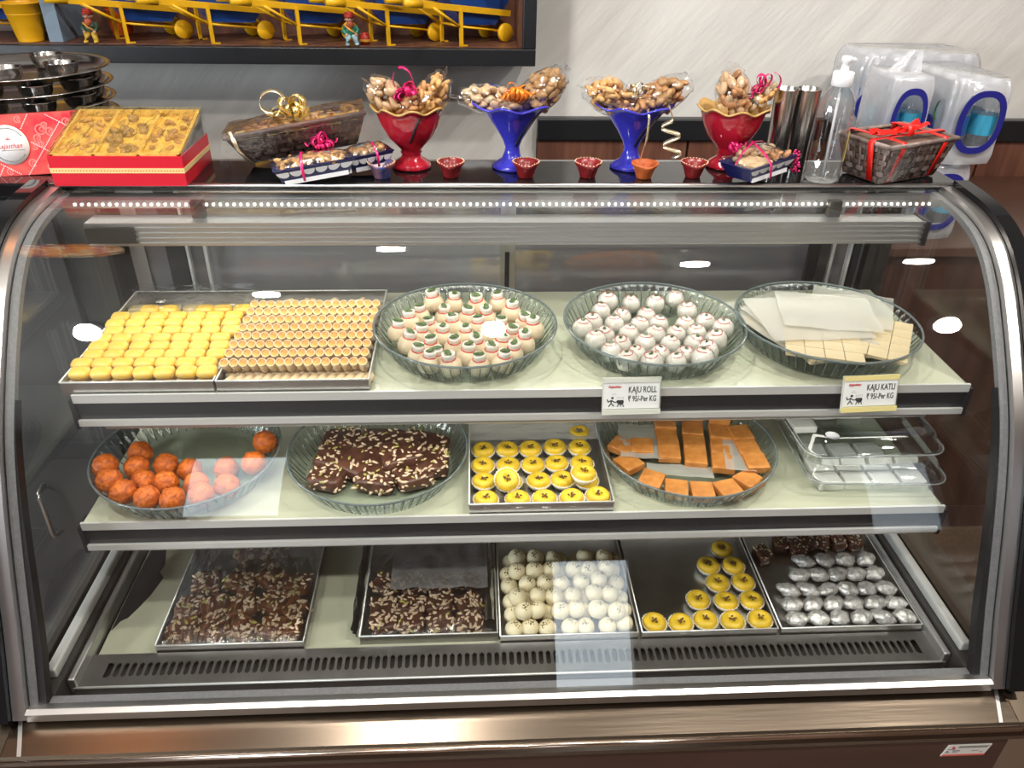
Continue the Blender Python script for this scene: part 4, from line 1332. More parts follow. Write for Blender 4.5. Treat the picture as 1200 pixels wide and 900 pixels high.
ed1 = mat('holder_fold', (0.66, 0.66, 0.58), 0.25)
ed2 = mat('holder_fold_yellow', (0.78, 0.66, 0.28), 0.25)
make_sign(0.241, 0.990, 0.02, 'KAJU ROLL', '\u20b9 95/-Per KG', 'white price sign reading KAJU ROLL in front of the wrapped sweets', ed1)
make_sign(0.612, 0.988, 0.05, 'KAJU KATLI', '\u20b9 95/-Per KG', 'white price sign reading KAJU KATLI with yellowed folds', ed2)

# ================================================================ things on the case top
ZT = 1.2452
red_box = mat('red_card', (0.62, 0.012, 0.03), 0.35)
gold_m = mat('gold_foil', (0.98, 0.72, 0.22), 0.30, 0.35, bump=1.0, bscale=75, scale=60, col2=(0.80, 0.48, 0.10))
gold_r = mat('gold_ribbon', (0.92, 0.68, 0.26), 0.25, 0.8)
champ = mat('champagne_ribbon', (0.80, 0.66, 0.44), 0.25, 0.8)
pink_r = mat('pink_ribbon', (0.72, 0.02, 0.16), 0.22, 0.3)
orange_r = mat('orange_ribbon', (0.85, 0.22, 0.01), 0.22, 0.3)
red_r = mat('red_ribbon', (0.80, 0.015, 0.01), 0.35)
almond = mat('almond_skin', (0.50, 0.235, 0.09), 0.5, var=0.3, scale=120)
almond_pale = mat('blanched_almond', (0.60, 0.39, 0.22), 0.5, var=0.15, scale=100)
cashew = mat('cashew', (0.66, 0.36, 0.13), 0.45, var=0.18, scale=70)
walnut = mat('walnut', (0.44, 0.245, 0.10), 0.5, var=0.4, scale=110, bump=0.6, bscale=160)
pista = mat('pistachio_shell', (0.62, 0.46, 0.28), 0.5, var=0.3, scale=120)
bagfilm = clear('bag_film', (0.985, 0.985, 0.985), 0.015, 1.4, 0.06, bump=0.9, bscale=50)


def cashew_mesh():
    pts = [(0.0085 * math.cos(a), 0.0085 * math.sin(a), 0) for a in [(-1.45 + 2.9 * q / 7) for q in range(8)]]
    m_ = MB().tube(pts, [0.0018, 0.0034, 0.0040, 0.0039, 0.0038, 0.0037, 0.0033, 0.0018], 8)
    m_.v = [(x - 0.005, y, z) for x, y, z in m_.v]
    return m_.mesh('cashew', cashew)


NUT = {'cashew': cashew_mesh(),
       'almond': MB().ell((0, 0, 0), (0.0098, 0.0056, 0.0040), 9, 6).mesh('almond', almond),
       'blanched_almond': MB().ell((0, 0, 0), (0.0105, 0.0066, 0.0045), 9, 6).mesh('blanched_almond', almond_pale),
       'walnut': MB().ell((0, 0, 0), (0.0092, 0.0080, 0.0060), 11, 8, amp=0.45, fr=230).mesh('walnut', walnut),
       'pistachio': MB().ell((0, 0, 0), (0.0086, 0.0052, 0.0048), 8, 6).mesh('pistachio', pista)}


def add_nuts(par, kind, n, fn, sc=1.0):
    for q in range(n):
        p = fn(q)
        o = link(kind, NUT[kind], par, p, (random.uniform(-.7, .7), random.uniform(-.7, .7), random.uniform(0, 6.28)))
        o.scale = (sc, sc, sc) if sc != 1.0 else (1, 1, 1)


# --- red gift box with gold inside
gb = thing('red_gift_box', 'red gift box with a gold band and gold-wrapped nuts under film', 'gift box', (-0.566, 1.356, ZT), (0, 0, 0.0))
hw, hd, hb = 0.105, 0.073, 0.048
b = MB()
b.box(-hw, hw, -hd, hd, 0, 0.002)
b.box(-hw, hw, -hd, -hd + .003, .002, hb).box(-hw, hw, hd - .003, hd, .002, hb).box(-hw, -hw + .003, -hd + .003, hd - .003, .002, hb).box(hw - .003, hw, -hd + .003, hd - .003, .002, hb)
obj('box', b, red_box, gb)
b = MB()
b.box(-hw - .0006, hw + .0006, -hd - .0006, -hd + .001, 0.021, 0.029).box(hw - .001, hw + .0006, -hd + .001, hd, 0.021, 0.029)
obj('gold_band', b, mat('band_gold', (0.86, 0.62, 0.27), 0.4), gb)
b = MB()
for q in range(44):
    b.box(-hw + .004 + q * .0047, -hw + .006 + q * .0047, -hd - .0009, -hd - .0006, 0.0243, 0.0257)
obj('band_dots', b, red_box, gb)
hback = 0.088


def wedge(y):
    return hb + (hback - hb) * (y + hd) / (2 * hd)


b = MB()
b.prism([(-hd + .004, hb - .006), (hd - .004, hb - .006), (hd - .004, hback - 0.010), (-hd + .004, hb - 0.002)], -hw + .004, hw - .004, 'x')
obj('gold_liner', b, gold_m, gb)
b = MB()
for xx in (-hw + .004, -0.036, 0.034, hw - .0085):
    b.prism([(-hd + .003, hb - .002), (hd - .003, hb - .002), (hd - .003, hback + .001), (-hd + .003, hb + .002)], xx, xx + .0045, 'x')
b.box(-hw + .004, hw - .004, -hd + .003, -hd + .009, hb - .002, hb + .003).box(-hw + .004, hw - .004, hd - .008, hd - .003, hb, hback + .001)
obj('gold_divider', b, gold_m, gb)
for i, (kx, kind) in enumerate(((-0.068, 'cashew'), (0.0, 'walnut'), (0.068, 'almond'))):
    add_nuts(gb, kind, 17, lambda q: (kx + random.uniform(-.026, .026), (yy := random.uniform(-hd + .014, hd - .014)), wedge(yy) - 0.005))
g = MB().grid(lambda u, v: (-hw + 2 * hw * u, -hd + 2 * hd * v, wedge(-hd + 2 * hd * v) + 0.005 + 0.005 * min(1, 3 * math.sin(PI * u) * math.sin(PI * v)) * noise.noise(Vector((u * 26 + v * 9, v * 5, 0)))), 70, 24)
obj('film_lid', g, clear('gold_tint_film', (1.0, 0.95, 0.74), 0.04, 2.0, 0.09, (0.98, 0.68, 0.18), 0.06, bump=1.0, bscale=80, stretch=(2, 0.6, 1), glossc=(1.0, 0.90, 0.62)), gb)
g = MB()
g.prism([(-hd, hb), (hd, hb), (hd, hback + .003), (-hd, hb + .003)], hw - .0006, hw, 'x')
obj('film_side', g, bagfilm, gb)
obj('film_side', MB().prism([(-hd, hb), (hd, hb), (hd, hback + .003), (-hd, hb + .003)], -hw, -hw + .0006, 'x'), bagfilm, gb)

# --- red printed sweet box standing behind it, on the dark side cabinet
ppink = mat('print_pink', (0.80, 0.22, 0.20), 0.45)
pwhite = mat('print_white', (0.82, 0.80, 0.80), 0.5)
rb = thing('printed_sweet_box', 'red patterned cardboard sweet box with round white shop label, leaning', 'box', (-0.754, 1.392, 1.2305), (-0.16, -0.04, 0.10))
obj('carton', MB().box(-0.085, 0.080, 0, 0.045, 0, 0.100, bev=0.001), mat('red_print_card', (0.64, 0.018, 0.035), 0.4, col2=(0.74, 0.10, 0.08), scale=30), rb)
d = MB()


def flat(m_, pts, y=-0.0009):
    m_.prism(pts, y, -0.0002, 'y')


for (ax, az, bx_, bz) in ((-0.062, 0.100, 0.076, 0.008), (0.012, 0.100, -0.060, 0.0), (0.060, 0.085, -0.012, 0.0), (-0.085, 0.045, -0.02, 0.0), (0.036, 0.100, 0.080, 0.072)):
    L = math.hypot(bx_ - ax, bz - az)
    nn = int(L / 0.0032)
    for q in range(nn):
        t = (q + 0.5) / nn
        x, z = ax + (bx_ - ax) * t, az + (bz - az) * t
        if -0.084 < x < 0.079 and 0.001 < z < 0.099 and math.hypot(x + 0.030, z - 0.052) > 0.036:
            d.prism([(x - .0011, z), (x, z - .0011), (x + .0011, z), (x, z + .0011)], -0.0008, -0.0002, 'y')
obj('dotted_line', d, pwhite, rb)['kind'] = 'stuff'
d = MB()


def arc(cx, cz, r, a0, a1, n=12, wd=0.0011):
    for q in range(n):
        p0, p1 = a0 + (a1 - a0) * q / n, a0 + (a1 - a0) * (q + 1) / n
        pts_ = [(cx + (r + s_) * math.cos(p), cz + (r + s_) * math.sin(p)) for p, s_ in ((p0, -wd), (p1, -wd), (p1, wd), (p0, wd))]
        if all(-0.084 < a < 0.079 and 0.001 < c < 0.099 for a, c in pts_) and all(math.hypot(a + 0.030, c - 0.052) > 0.035 for a, c in pts_):
            d.prism(pts_, -0.0006, -0.0002, 'y')


for (cx, cz, r) in ((0.026, 0.074, 0.008), (0.034, 0.080, 0.005), (0.040, 0.070, 0.006), (0.018, 0.060, 0.006), (0.010, 0.048, 0.006), (0.014, 0.052, 0.003), (0.022, 0.050, 0.004), (0.052, 0.034, 0.012), (0.046, 0.030, 0.006), (0.060, 0.028, 0.005),
                    (0.068, 0.062, 0.008), (0.066, 0.055, 0.004), (0.070, 0.084, 0.006), (-0.060, 0.090, 0.009), (-0.050, 0.088, 0.004), (-0.006, 0.092, 0.005), (-0.070, 0.010, 0.008), (-0.04, 0.008, 0.005), (0.03, 0.012, 0.007), (0.064, 0.010, 0.005), (0.0, 0.020, 0.006), (-0.075, 0.075, 0.006)):
    arc(cx, cz, r, 0.3, 5.6)
    arc(cx + r * 0.3, cz, r * 0.45, 0, 6.28, 8, 0.0008)
obj('printed_pattern', d, ppink, rb)['kind'] = 'stuff'
R = Matrix.Translation((-0.030, -0.0012, 0.052)) @ Matrix.Rotation(PI / 2, 4, 'X')
lo = obj('round_label', MB().lathe([(0.0, 0.0), (0.0325, 0.0), (0.0325, 0.0006), (0.0, 0.0006)], 48, M=R), pwhite, rb)
text_mesh('lettering', 'Rajasthan', 0.0118, ink_red, lo, upright(-0.030, -0.0021, 0.050), 0.0001, 0.92, 0.35)
cr = MB()
for (x, h_) in ((-0.0085, 0.004), (-0.005, 0.006), (-0.002, 0.0075), (0.001, 0.006), (0.0045, 0.004)):
    cr.prism([(-0.029 + x * 0.4, 0.060), (-0.0278 + x * 0.4, 0.060), (-0.0285 + x, 0.0605 + h_)], -0.0022, -0.0018, 'y')
obj('crown', cr, ink_red, lo)
fp = MB()
for a0, a1, rr in ((2.65, 0.55, 0.0275), (3.75, 5.65, 0.0275)):
    q = a0
    st_ = -1 if a1 < a0 else 1
    while (q - a1) * st_ < 0:
        wd = random.uniform(0.03, 0.08)
        p = [(-0.030 + r_ * math.cos(a), 0.052 + r_ * math.sin(a)) for a, r_ in ((q, rr - .0011), (q + wd * st_, rr - .0011), (q + wd * st_, rr + .0011), (q, rr + .0011))]
        fp.prism(p, -0.0021, -0.0017, 'y')
        q += (wd + 0.022) * st_
x = -0.044
while x < -0.006:
    wd = random.uniform(.0008, .002)
    fp.box(x, x + wd, -0.0021, -0.0017, 0.0425, 0.0438)
    x += wd + .0006
obj('fine_print', fp, ink_grey, lo)


# --- ribbons
def bow(par, c, m_, n=9, R_=0.022, wd=0.006, seed=1, tails=3, name='ribbon'):
    rnd = random.Random(seed)
    b = MB()
    for q in range(n):
        a = rnd.uniform(0, 6.28)
        el = rnd.uniform(0.1, 1.25)
        dr = Vector((math.cos(a) * math.cos(el), math.sin(a) * math.cos(el), math.sin(el)))
        sd = dr.cross(Vector((0, 0, 1))).normalized() if abs(dr.z) < .98 else Vector((1, 0, 0))
        u_ = sd.cross(dr)
        L = R_ * rnd.uniform(0.7, 1.25)
        pts = []
        for k in range(13):
            t = 2 * PI * k / 12
            pts.append(Vector(c) + dr * (L * 0.5 * (1 - math.cos(t))) + u_ * (L * 0.34 * math.sin(t)))
        b.strip(pts, sd * wd, 0.0005)
    for q in range(tails):
        a = rnd.uniform(0, 6.28)
        dr = Vector((math.cos(a), math.sin(a), 0.2))
        sd = Vector((-math.sin(a), math.cos(a), 0))
        pts = [Vector(c) + dr * (R_ * 1.5 * k / 10) + Vector((0, 0, 0.004 * math.sin(k * 1.3))) for k in range(11)]
        b.strip(pts, sd * wd * 0.9, 0.0005)
    return obj(name, b, m_, par)


def curl(par, pts, wd, m_, name='ribbon'):
    return obj(name, MB().strip(pts, wd, 0.0006), m_, par)


# --- dark wrapped basket behind the blue tray
wicker = mat('dark_wicker', (0.085, 0.045, 0.035), 0.45, var=0.4, scale=60)
wicker_hi = mat('wicker_band', (0.14, 0.085, 0.07), 0.4, var=0.4, scale=90)


def woven_basket(t, W, D, H, taper, nx, ny, nr, mi=wicker, mi2=wicker_hi):
    """tray-shaped basket: floor, rim, woven uprights and bands on each side, each band a strip of its own"""
    wb_, db_ = W - taper, D - taper
    obj('floor_panel', MB().box(-wb_ / 2, wb_ / 2, -db_ / 2, db_ / 2, 0.0, 0.004), mi, t)

    def ring(z, off=0.0):
        k = z / H
        w_, d_ = (wb_ + (W - wb_) * k) / 2 + off, (db_ + (D - db_) * k) / 2 + off
        return w_, d_
    w1, d1 = ring(H)
    obj('rim', MB().tube([(-w1, -d1, H), (w1, -d1, H), (w1, d1, H), (-w1, d1, H), (-w1, -d1, H)], 0.0042, 8), mi2, t)
    hb_ = (H - 0.006) / nr
    for r in range(nr):
        za, zb = 0.003 + r * hb_, 0.003 + (r + 0.86) * hb_
        b = MB()
        for side in range(4):
            n = nx if side % 2 == 0 else ny
            vs = []
            for q in range(n * 4 + 1):
                t_ = q / (n * 4)
                off = 0.0014 * math.sin(PI * (t_ * n * 1.0 + r))
                for z in (za, zb):
                    w_, d_ = ring(z)
                    if side == 0:
                        vs.append((-w_ + 2 * w_ * t_, -d_ - off, z))
                    elif side == 1:
                        vs.append((w_ + off, -d_ + 2 * d_ * t_, z))
                    elif side == 2:
                        vs.append((w_ - 2 * w_ * t_, d_ + off, z))
                    else:
                        vs.append((-w_ - off, d_ - 2 * d_ * t_, z))
            fs = [(2 * q, 2 * q + 2, 2 * q + 3, 2 * q + 1) for q in range(n * 4)]
            b.add(vs, fs, 0, True)
        obj('woven_band', b, mi2 if r % 2 else mi, t)
    for side in range(4):
        n = nx if side % 2 == 0 else ny
        for q in range(n):
            f = (q + 0.5) / n
            (wa, da), (wb2, db2) = ring(0.002), ring(H)
            if side == 0:
                p0, p1 = (-wa + 2 * wa * f, -da, 0.002), (-wb2 + 2 * wb2 * f, -db2, H)
                wv = (0.0055, 0, 0)
            elif side == 1:
                p0, p1 = (wa, -da + 2 * da * f, 0.002), (wb2, -db2 + 2 * db2 * f, H)
                wv = (0, 0.0055, 0)
            elif side == 2:
                p0, p1 = (-wa + 2 * wa * f, da, 0.002), (-wb2 + 2 * wb2 * f, db2, H)
                wv = (0.0055, 0, 0)
            else:
                p0, p1 = (-wa, -da + 2 * da * f, 0.002), (-wb2, -db2 + 2 * db2 * f, H)
                wv = (0, 0.0055, 0)
            obj('woven_upright', MB().strip([p0, p1], wv, 0.0012), mi if q % 2 else mi2, t)


bk = thing('dark_gift_basket', 'dark wrapped gift basket with gold bow, tilted beside the red gift box', 'gift basket', (-0.292, 1.408, ZT + 0.024), (-0.08, -0.14, 0.18))
woven_basket(bk, 0.235, 0.112, 0.052, 0.05, 15, 9, 6)
b = MB().grid(lambda u, v: (-.110 + .22 * u, -.055 + .11 * v, 0.044 + 0.008 * math.sin(PI * u) * math.sin(PI * v) + 0.002 * noise.noise(Vector((u * 14, v * 10, 3)))), 24, 14)
obj('gold_foil_bed', b, gold_m, bk)
add_nuts(bk, 'cashew', 14, lambda q: (random.uniform(0.02, .10), random.uniform(-.04, .04), 0.054))
add_nuts(bk, 'almond', 16, lambda q: (random.uniform(-.09, 0.0), random.uniform(-.04, .04), 0.053))
g = MB().grid(lambda u, v: ((-.119 + .238 * u), (-.065 + .13 * v), 0.060 + 0.009 * math.sin(PI * u) * math.sin(PI * v) + 0.003 * noise.noise(Vector((u * 9, v * 8, 5)))), 26, 16)
obj('film_cover', g, film, bk)
g = MB().grid(lambda u, v: (-.119 + .238 * u - .02 * (0.5 - u) * 2 * (1 - v), -.068 + .022 * (1 - v) + 0.003 * noise.noise(Vector((u * 12, v * 6, 9))), 0.002 + 0.058 * v), 26, 8)
obj('film_front', g, film, bk)
bow(bk, (0.0, -0.02, 0.066), gold_r, 13, 0.030, 0.012, 4, 5)
curl(bk, [(-0.030 + 0.021 * math.cos(a), -0.01 + 0.010 * math.sin(a), 0.087 + 0.018 * math.sin(a) + 0.001 * a) for a in [q * 0.35 for q in range(20)]], (0, 0.013, 0.004), champ)
curl(bk, [(-.105, -.066, 0.062), (-.100, -.062, 0.03), (-.085, -.056, 0.004)], (0.006, 0, 0), champ)

# --- blue scalloped trays of nuts
navy = mat('navy_card', (0.008, 0.009, 0.075), 0.4)
wht = mat('white_card', (0.80, 0.80, 0.82), 0.5)


def scallop_tray(label, loc, rot, W, D, n1, n2, H=0.026):
    t = thing('scalloped_tray', label, 'tray', loc, rot, 'navy trays with white scallops')
    tp = 0.012
    b = MB()
    vs = [(-W / 2 + tp, -D / 2 + tp, 0), (W / 2 - tp, -D / 2 + tp, 0), (W / 2 - tp, D / 2 - tp, 0), (-W / 2 + tp, D / 2 - tp, 0), (-W / 2, -D / 2, H), (W / 2, -D / 2, H), (W / 2, D / 2, H), (-W / 2, D / 2, H)]
    th = 0.002
    vs += [(x - math.copysign(th, x), y - math.copysign(th, y), z + (0.002 if z == 0 else 0)) for x, y, z in vs]
    fs = [(0, 3, 2, 1), (0, 1, 5, 4), (1, 2, 6, 5), (2, 3, 7, 6), (3, 0, 4, 7), (8, 9, 10, 11), (8, 12, 13, 9), (9, 13, 14, 10), (10, 14, 15, 11), (11, 15, 12, 8), (4, 5, 13, 12), (5, 6, 14, 13), (6, 7, 15, 14), (7, 4, 12, 15)]
    b.add(vs, fs, 0, False)
    obj('tray_shell', b, navy, t)
    obj('tray_edge', MB().tube([vs[4], vs[5], vs[6], vs[7], vs[4]], 0.0013, 6), navy, t)
    s_ = MB()
    for side, (n, L, Lb) in enumerate(((n1, W, W - 2 * tp), (n2, D, D - 2 * tp))):
        hang = H * 0.50
        for q in range(n):
            poly_ = []
            for k in range(9):
                a = PI * k / 8
                poly_.append(((q + 0.5 - 0.46 * math.cos(a)) / n, 0.72 * H - math.sin(a) * hang * 0.55))
            poly_ = [(poly_[0][0], 0.80 * H)] + poly_ + [(poly_[-1][0], 0.80 * H)]
            vs2 = []
            for off in (0.0003, 0.0012):
                for (f, z) in poly_:
                    k = z / H
                    hw_ = (Lb + (L - Lb) * k) / 2
                    if side == 0:
                        vs2.append((-hw_ + 2 * hw_ * f, -(D / 2 - tp + tp * k) - off, z))
                    else:
                        vs2.append(((W / 2 - tp + tp * k) + off, -hw_ + 2 * hw_ * f, z))
            m = len(poly_)
            fs2 = [tuple(range(m - 1, -1, -1)), tuple(range(m, 2 * m))] + [(k, (k + 1) % m, m + (k + 1) % m, m + k) for k in range(m)]
            s_.add(vs2, fs2, 0, False)
    obj('scallop_trim', s_, wht, t)
    s2 = MB()
    for q in (0, 1):
        k = 0.12
        if q == 0:
            hw_ = W / 2 - tp + tp * k
            s2.box(-hw_ * .94, hw_ * .96, -(D / 2 - tp + tp * .30) - .0012, -(D / 2 - tp) - 0.0004, 0.0, H * .26)
        else:
            hd_ = D / 2 - tp
            s2.box(W / 2 - tp + 0.0006, W / 2 - tp + tp * .3 + .0012, -hd_ * .98, hd_ * .98, 0.0, H * .26)
    obj('white_border', s2, wht, t)
    return t


st1 = scallop_tray('navy tray with white scallops and cashews tied with pink ribbon, beside dark basket', (-0.256, 1.302, ZT + 0.010), (-0.08, -0.10, 0.28), 0.130, 0.066, 6, 5)
add_nuts(st1, 'cashew', 46, lambda q: (random.uniform(-.054, .054), random.uniform(-.024, .024), 0.022 + random.uniform(0, .010)))
g = MB().grid(lambda u, v: (-.064 + .128 * u, -.032 + .064 * v, 0.028 + 0.012 * (math.sin(PI * u) * math.sin(PI * v)) ** .5 + 0.002 * noise.noise(Vector((u * 9, v * 9, 5)))), 22, 16)
obj('film_cover', g, film, st1)
curl(st1, [(-.020, -.0345, 0.004), (-.020, -.0355, 0.026), (-.018, -.020, 0.040), (-.014, 0.0, 0.043), (-.012, .022, 0.038), (-.010, .0345, 0.026)], (0.0045, 0, 0), pink_r)
bow(st1, (0.022, 0.030, 0.040), pink_r, 12, 0.020, 0.006, 12, 5)
st2 = scallop_tray('navy scalloped tray of mixed nuts, nearer the tall red goblet', (-0.174, 1.358, ZT + 0.010), (-0.08, -0.08, 0.40), 0.080, 0.056, 5, 4)
add_nuts(st2, 'walnut', 18, lambda q: (random.uniform(-.030, .030), random.uniform(-.018, .018), 0.024 + random.uniform(0, .009)))
add_nuts(st2, 'almond', 10, lambda q: (random.uniform(-.030, .030), random.uniform(-.018, .018), 0.026 + random.uniform(0, .008)))
g = MB().grid(lambda u, v: (-.039 + .078 * u, -.027 + .054 * v, 0.028 + 0.013 * (math.sin(PI * u) * math.sin(PI * v)) ** .5 + 0.0025 * noise.noise(Vector((u * 9, v * 9, 8)))), 22, 16)
obj('film_cover', g, film, st2)
curl(st2, [(.010, -.030, 0.004), (.010, -.0305, 0.026), (.010, -.01, 0.041), (.010, .022, 0.038)], (0.004, 0, 0), pink_r)
# its like by the bottle
st3 = scallop_tray('navy scalloped tray of biscuits and pistachios under film, beside the pump bottle', (0.492, 1.318, ZT + 0.011), (-0.06, -0.10, 0.50), 0.105, 0.074, 5, 6)
bis = mat('biscuit', (0.74, 0.54, 0.32), 0.5, var=0.15, scale=60)
for (x, y, rz) in ((-.030, -.022, .1), (-.008, -.020, -.1), (-.030, 0.000, .05), (-.008, .002, .2)):
    o = obj('biscuit', MB().box(-.012, .012, -.011, .011, 0, 0.008, bev=.0015), bis, st3, (x, y, 0.021), (0.1, 0, rz))
add_nuts(st3, 'pistachio', 40, lambda q: (random.uniform(-.02, .045), random.uniform(0.010, .032), 0.024 + random.uniform(0, .014)))
add_nuts(st3, 'almond', 16, lambda q: (random.uniform(.012, .045), random.uniform(-.030, .008), 0.024 + random.uniform(0, .009)))
g = MB().grid(lambda u, v: (-.051 + .102 * u, -.039 + .078 * v, 0.029 + 0.016 * (math.sin(PI * u) * math.sin(PI * v)) ** .5 * (0.5 + v) + 0.0025 * noise.noise(Vector((u * 9, v * 9, 11)))), 22, 18)
obj('film_cover', g, film, st3)
curl(st3, [(-.012, -.042, 0.003), (-.012, -.0425, 0.026), (-.006, -.02, 0.040), (.004, .02, 0.052), (.006, .041, 0.030)], (0.0045, 0, 0), pink_r)
curl(st3, [(-.053, .0, 0.026), (-.03, .006, .042), (.0, .012, 0.052), (.03, .02, 0.046), (.053, .024, .027)], (0, 0.0035, 0), pink_r)
bow(st3, (-.022, 0.034, 0.040), pink_r, 5, 0.018, 0.004, 31, 2)
tn = MB()
for q in range(40):
    tn.ell((.060 + random.uniform(-.005, .006), -.030 + random.uniform(-.008, .008), 0.030 - q * .0009), (.0026, .0022, .0022), 5, 3)
o = obj('tinsel', tn, pink_r, st3)
o['kind'] = 'stuff'

# --- clay lamps
ceramic_red = mat('red_clay_lamp', (0.26, 0.018, 0.02), 0.3, var=0.25, scale=80)
ceramic_or = mat('orange_clay_lamp', (0.60, 0.135, 0.03), 0.55, var=0.3, scale=80)
ceramic_bl = mat('blue_clay_lamp', (0.045, 0.075, 0.27), 0.4, col2=(0.30, 0.12, 0.09), scale=60)
rim_gold = mat('gold_rim_dots', (0.72, 0.52, 0.32), 0.4)


def make_lamp_cup(m_, rim_m):
    t = thing('clay_lamp', '', 'clay lamp', group='small clay lamps')

    def lob(a, r, z):
        k = max(0.0, math.cos(a + PI / 2)) ** 10
        return r * (1 + 0.02 * math.cos(10 * a)) + 0.004 * k * min(1, z / 0.02), z - 0.002 * k * min(1, z / 0.02)
    obj('cup', MB().lathe([(0.0, 0.0), (0.0125, 0.0), (0.0132, 0.002), (0.0185, 0.018), (0.0228, 0.0235), (0.0235, 0.0270), (0.0215, 0.0265), (0.0175, 0.018), (0.0125, 0.006), (0.0, 0.005)], 30, fn=lob), m_, t)
    if rim_m:
        r_ = MB()
        for q in range(26):
            a = 2 * PI * q / 26
            rr, zz = lob(a, 0.0226, 0.0272)
            r_.ell((rr * math.cos(a), rr * math.sin(a), zz), (0.0014, 0.0014, 0.0011), 6, 4)
        obj('rim_dots', r_, rim_gold, t)
    return t


lr = Placer(lambda: make_lamp_cup(ceramic_red, rim_gold))
LAMPS = [(-0.033, 'small dark red clay lamp next to the tall red goblet foot'), (0.095, 'small dark red clay lamp in front of the first blue goblet'), (0.202, 'small dark red clay lamp between the two blue goblets'), (0.386, 'small dark red clay lamp beside the biscuit tray')]
for i, (x, lb) in enumerate(LAMPS):
    lr.put((x, 1.335, ZT), (0, 0, random.uniform(-.3, .3)), lb)
o = make_lamp_cup(ceramic_or, None)
o.location, o['label'] = (0.299, 1.330, ZT), 'small plain orange clay lamp below the second blue goblet'
o = make_lamp_cup(ceramic_bl, rim_gold)
o.location, o['label'] = (-0.150, 1.330, ZT), 'small painted blue clay lamp beside the scalloped nut trays'

# --- goblets
gl_red = mat('red_glaze', (0.46, 0.012, 0.03), 0.12, coat=0.5, var=0.15, scale=30)
gl_in = mat('ochre_glaze', (0.50, 0.30, 0.10), 0.3)
gl_blue = mat('blue_glaze', (0.045, 0.045, 0.52), 0.14, coat=0.5)


def goblet(label, loc, kind, rz=0.0, slit=True):
    t = thing('ceramic_goblet', label, 'goblet', loc, (0, 0, rz), 'ceramic goblets')
    if kind == 'red':
        outer = [(0.0, 0.0), (0.0335, 0.0), (0.0345, 0.004), (0.030, 0.010), (0.018, 0.018), (0.0165, 0.024), (0.019, 0.027), (0.017, 0.031), (0.024, 0.038), (0.040, 0.055), (0.050, 0.075), (0.0545, 0.092), (0.0565, 0.100)]
        inner = [(0.0625, 0.1035), (0.060, 0.1045), (0.052, 0.098), (0.046, 0.080), (0.034, 0.058), (0.0, 0.045)]
        lobes, amp, mo, mi_ = 8, 0.055, gl_red, gl_in
    else:
        outer = [(0.0, 0.0), (0.0345, 0.0), (0.0355, 0.003), (0.030, 0.008), (0.018, 0.016), (0.0135, 0.028), (0.0125, 0.036), (0.017, 0.048), (0.028, 0.066), (0.043, 0.088), (0.055, 0.103)]
        inner = [(0.0655, 0.1085), (0.064, 0.1100), (0.051, 0.102), (0.038, 0.086), (0.024, 0.066), (0.0, 0.052)]
        lobes, amp, mo, mi_ = 6, 0.10, gl_blue, gl_blue

    def wave(a, r, z):
        k = max(0.0, (z - 0.045) / 0.06)
        return r * (1 + amp * k * k * math.cos(lobes * a)), z + 0.0042 * k * k * math.cos(lobes * a + 0.4)
    obj('cup', MB().lathe(outer + inner[:1], 72, fn=wave), mo, t)
    obj('lining', MB().lathe(inner, 72, fn=wave), mi_, t)
    e = MB()
    pts_ = []
    for q in range(97):
        a = 2 * PI * q / 96
        r_, z_ = wave(a, inner[0][0] - 0.001, inner[0][1] + 0.0005)
        pts_.append((r_ * math.cos(a), r_ * math.sin(a), z_))
    obj('rim', e.tube(pts_, 0.0018, 8, caps=False), mi_, t)
    if slit:
        # a dark slit cut slantwise down the bowl
        def surf(a, z):
            P_ = outer
            for (ra, za), (rb_, zb) in zip(P_, P_[1:]):
                if za <= z <= zb and zb > za:
                    r_ = ra + (rb_ - ra) * (z - za) / (zb - za)
                    r2_, z2_ = wave(a, r_, z)
                    return Vector(((r2_ + 0.0006) * math.cos(a), (r2_ + 0.0006) * math.sin(a), z2_))
            return Vector((0, 0, z))
        z0_, z1_ = (0.050, 0.097) if kind == 'red' else (0.040, 0.099)
        a0_, a1_ = (-1.72, -1.38) if kind == 'red' else (-1.42, -0.98)
        pts_ = [surf(a0_ + (a1_ - a0_) * q / 10, z0_ + (z1_ - z0_) * q / 10) for q in range(11)]
        obj('slit', MB().strip(pts_, (0.0045, 0.0, 0), 0.0008), black_rub, t)
    return t


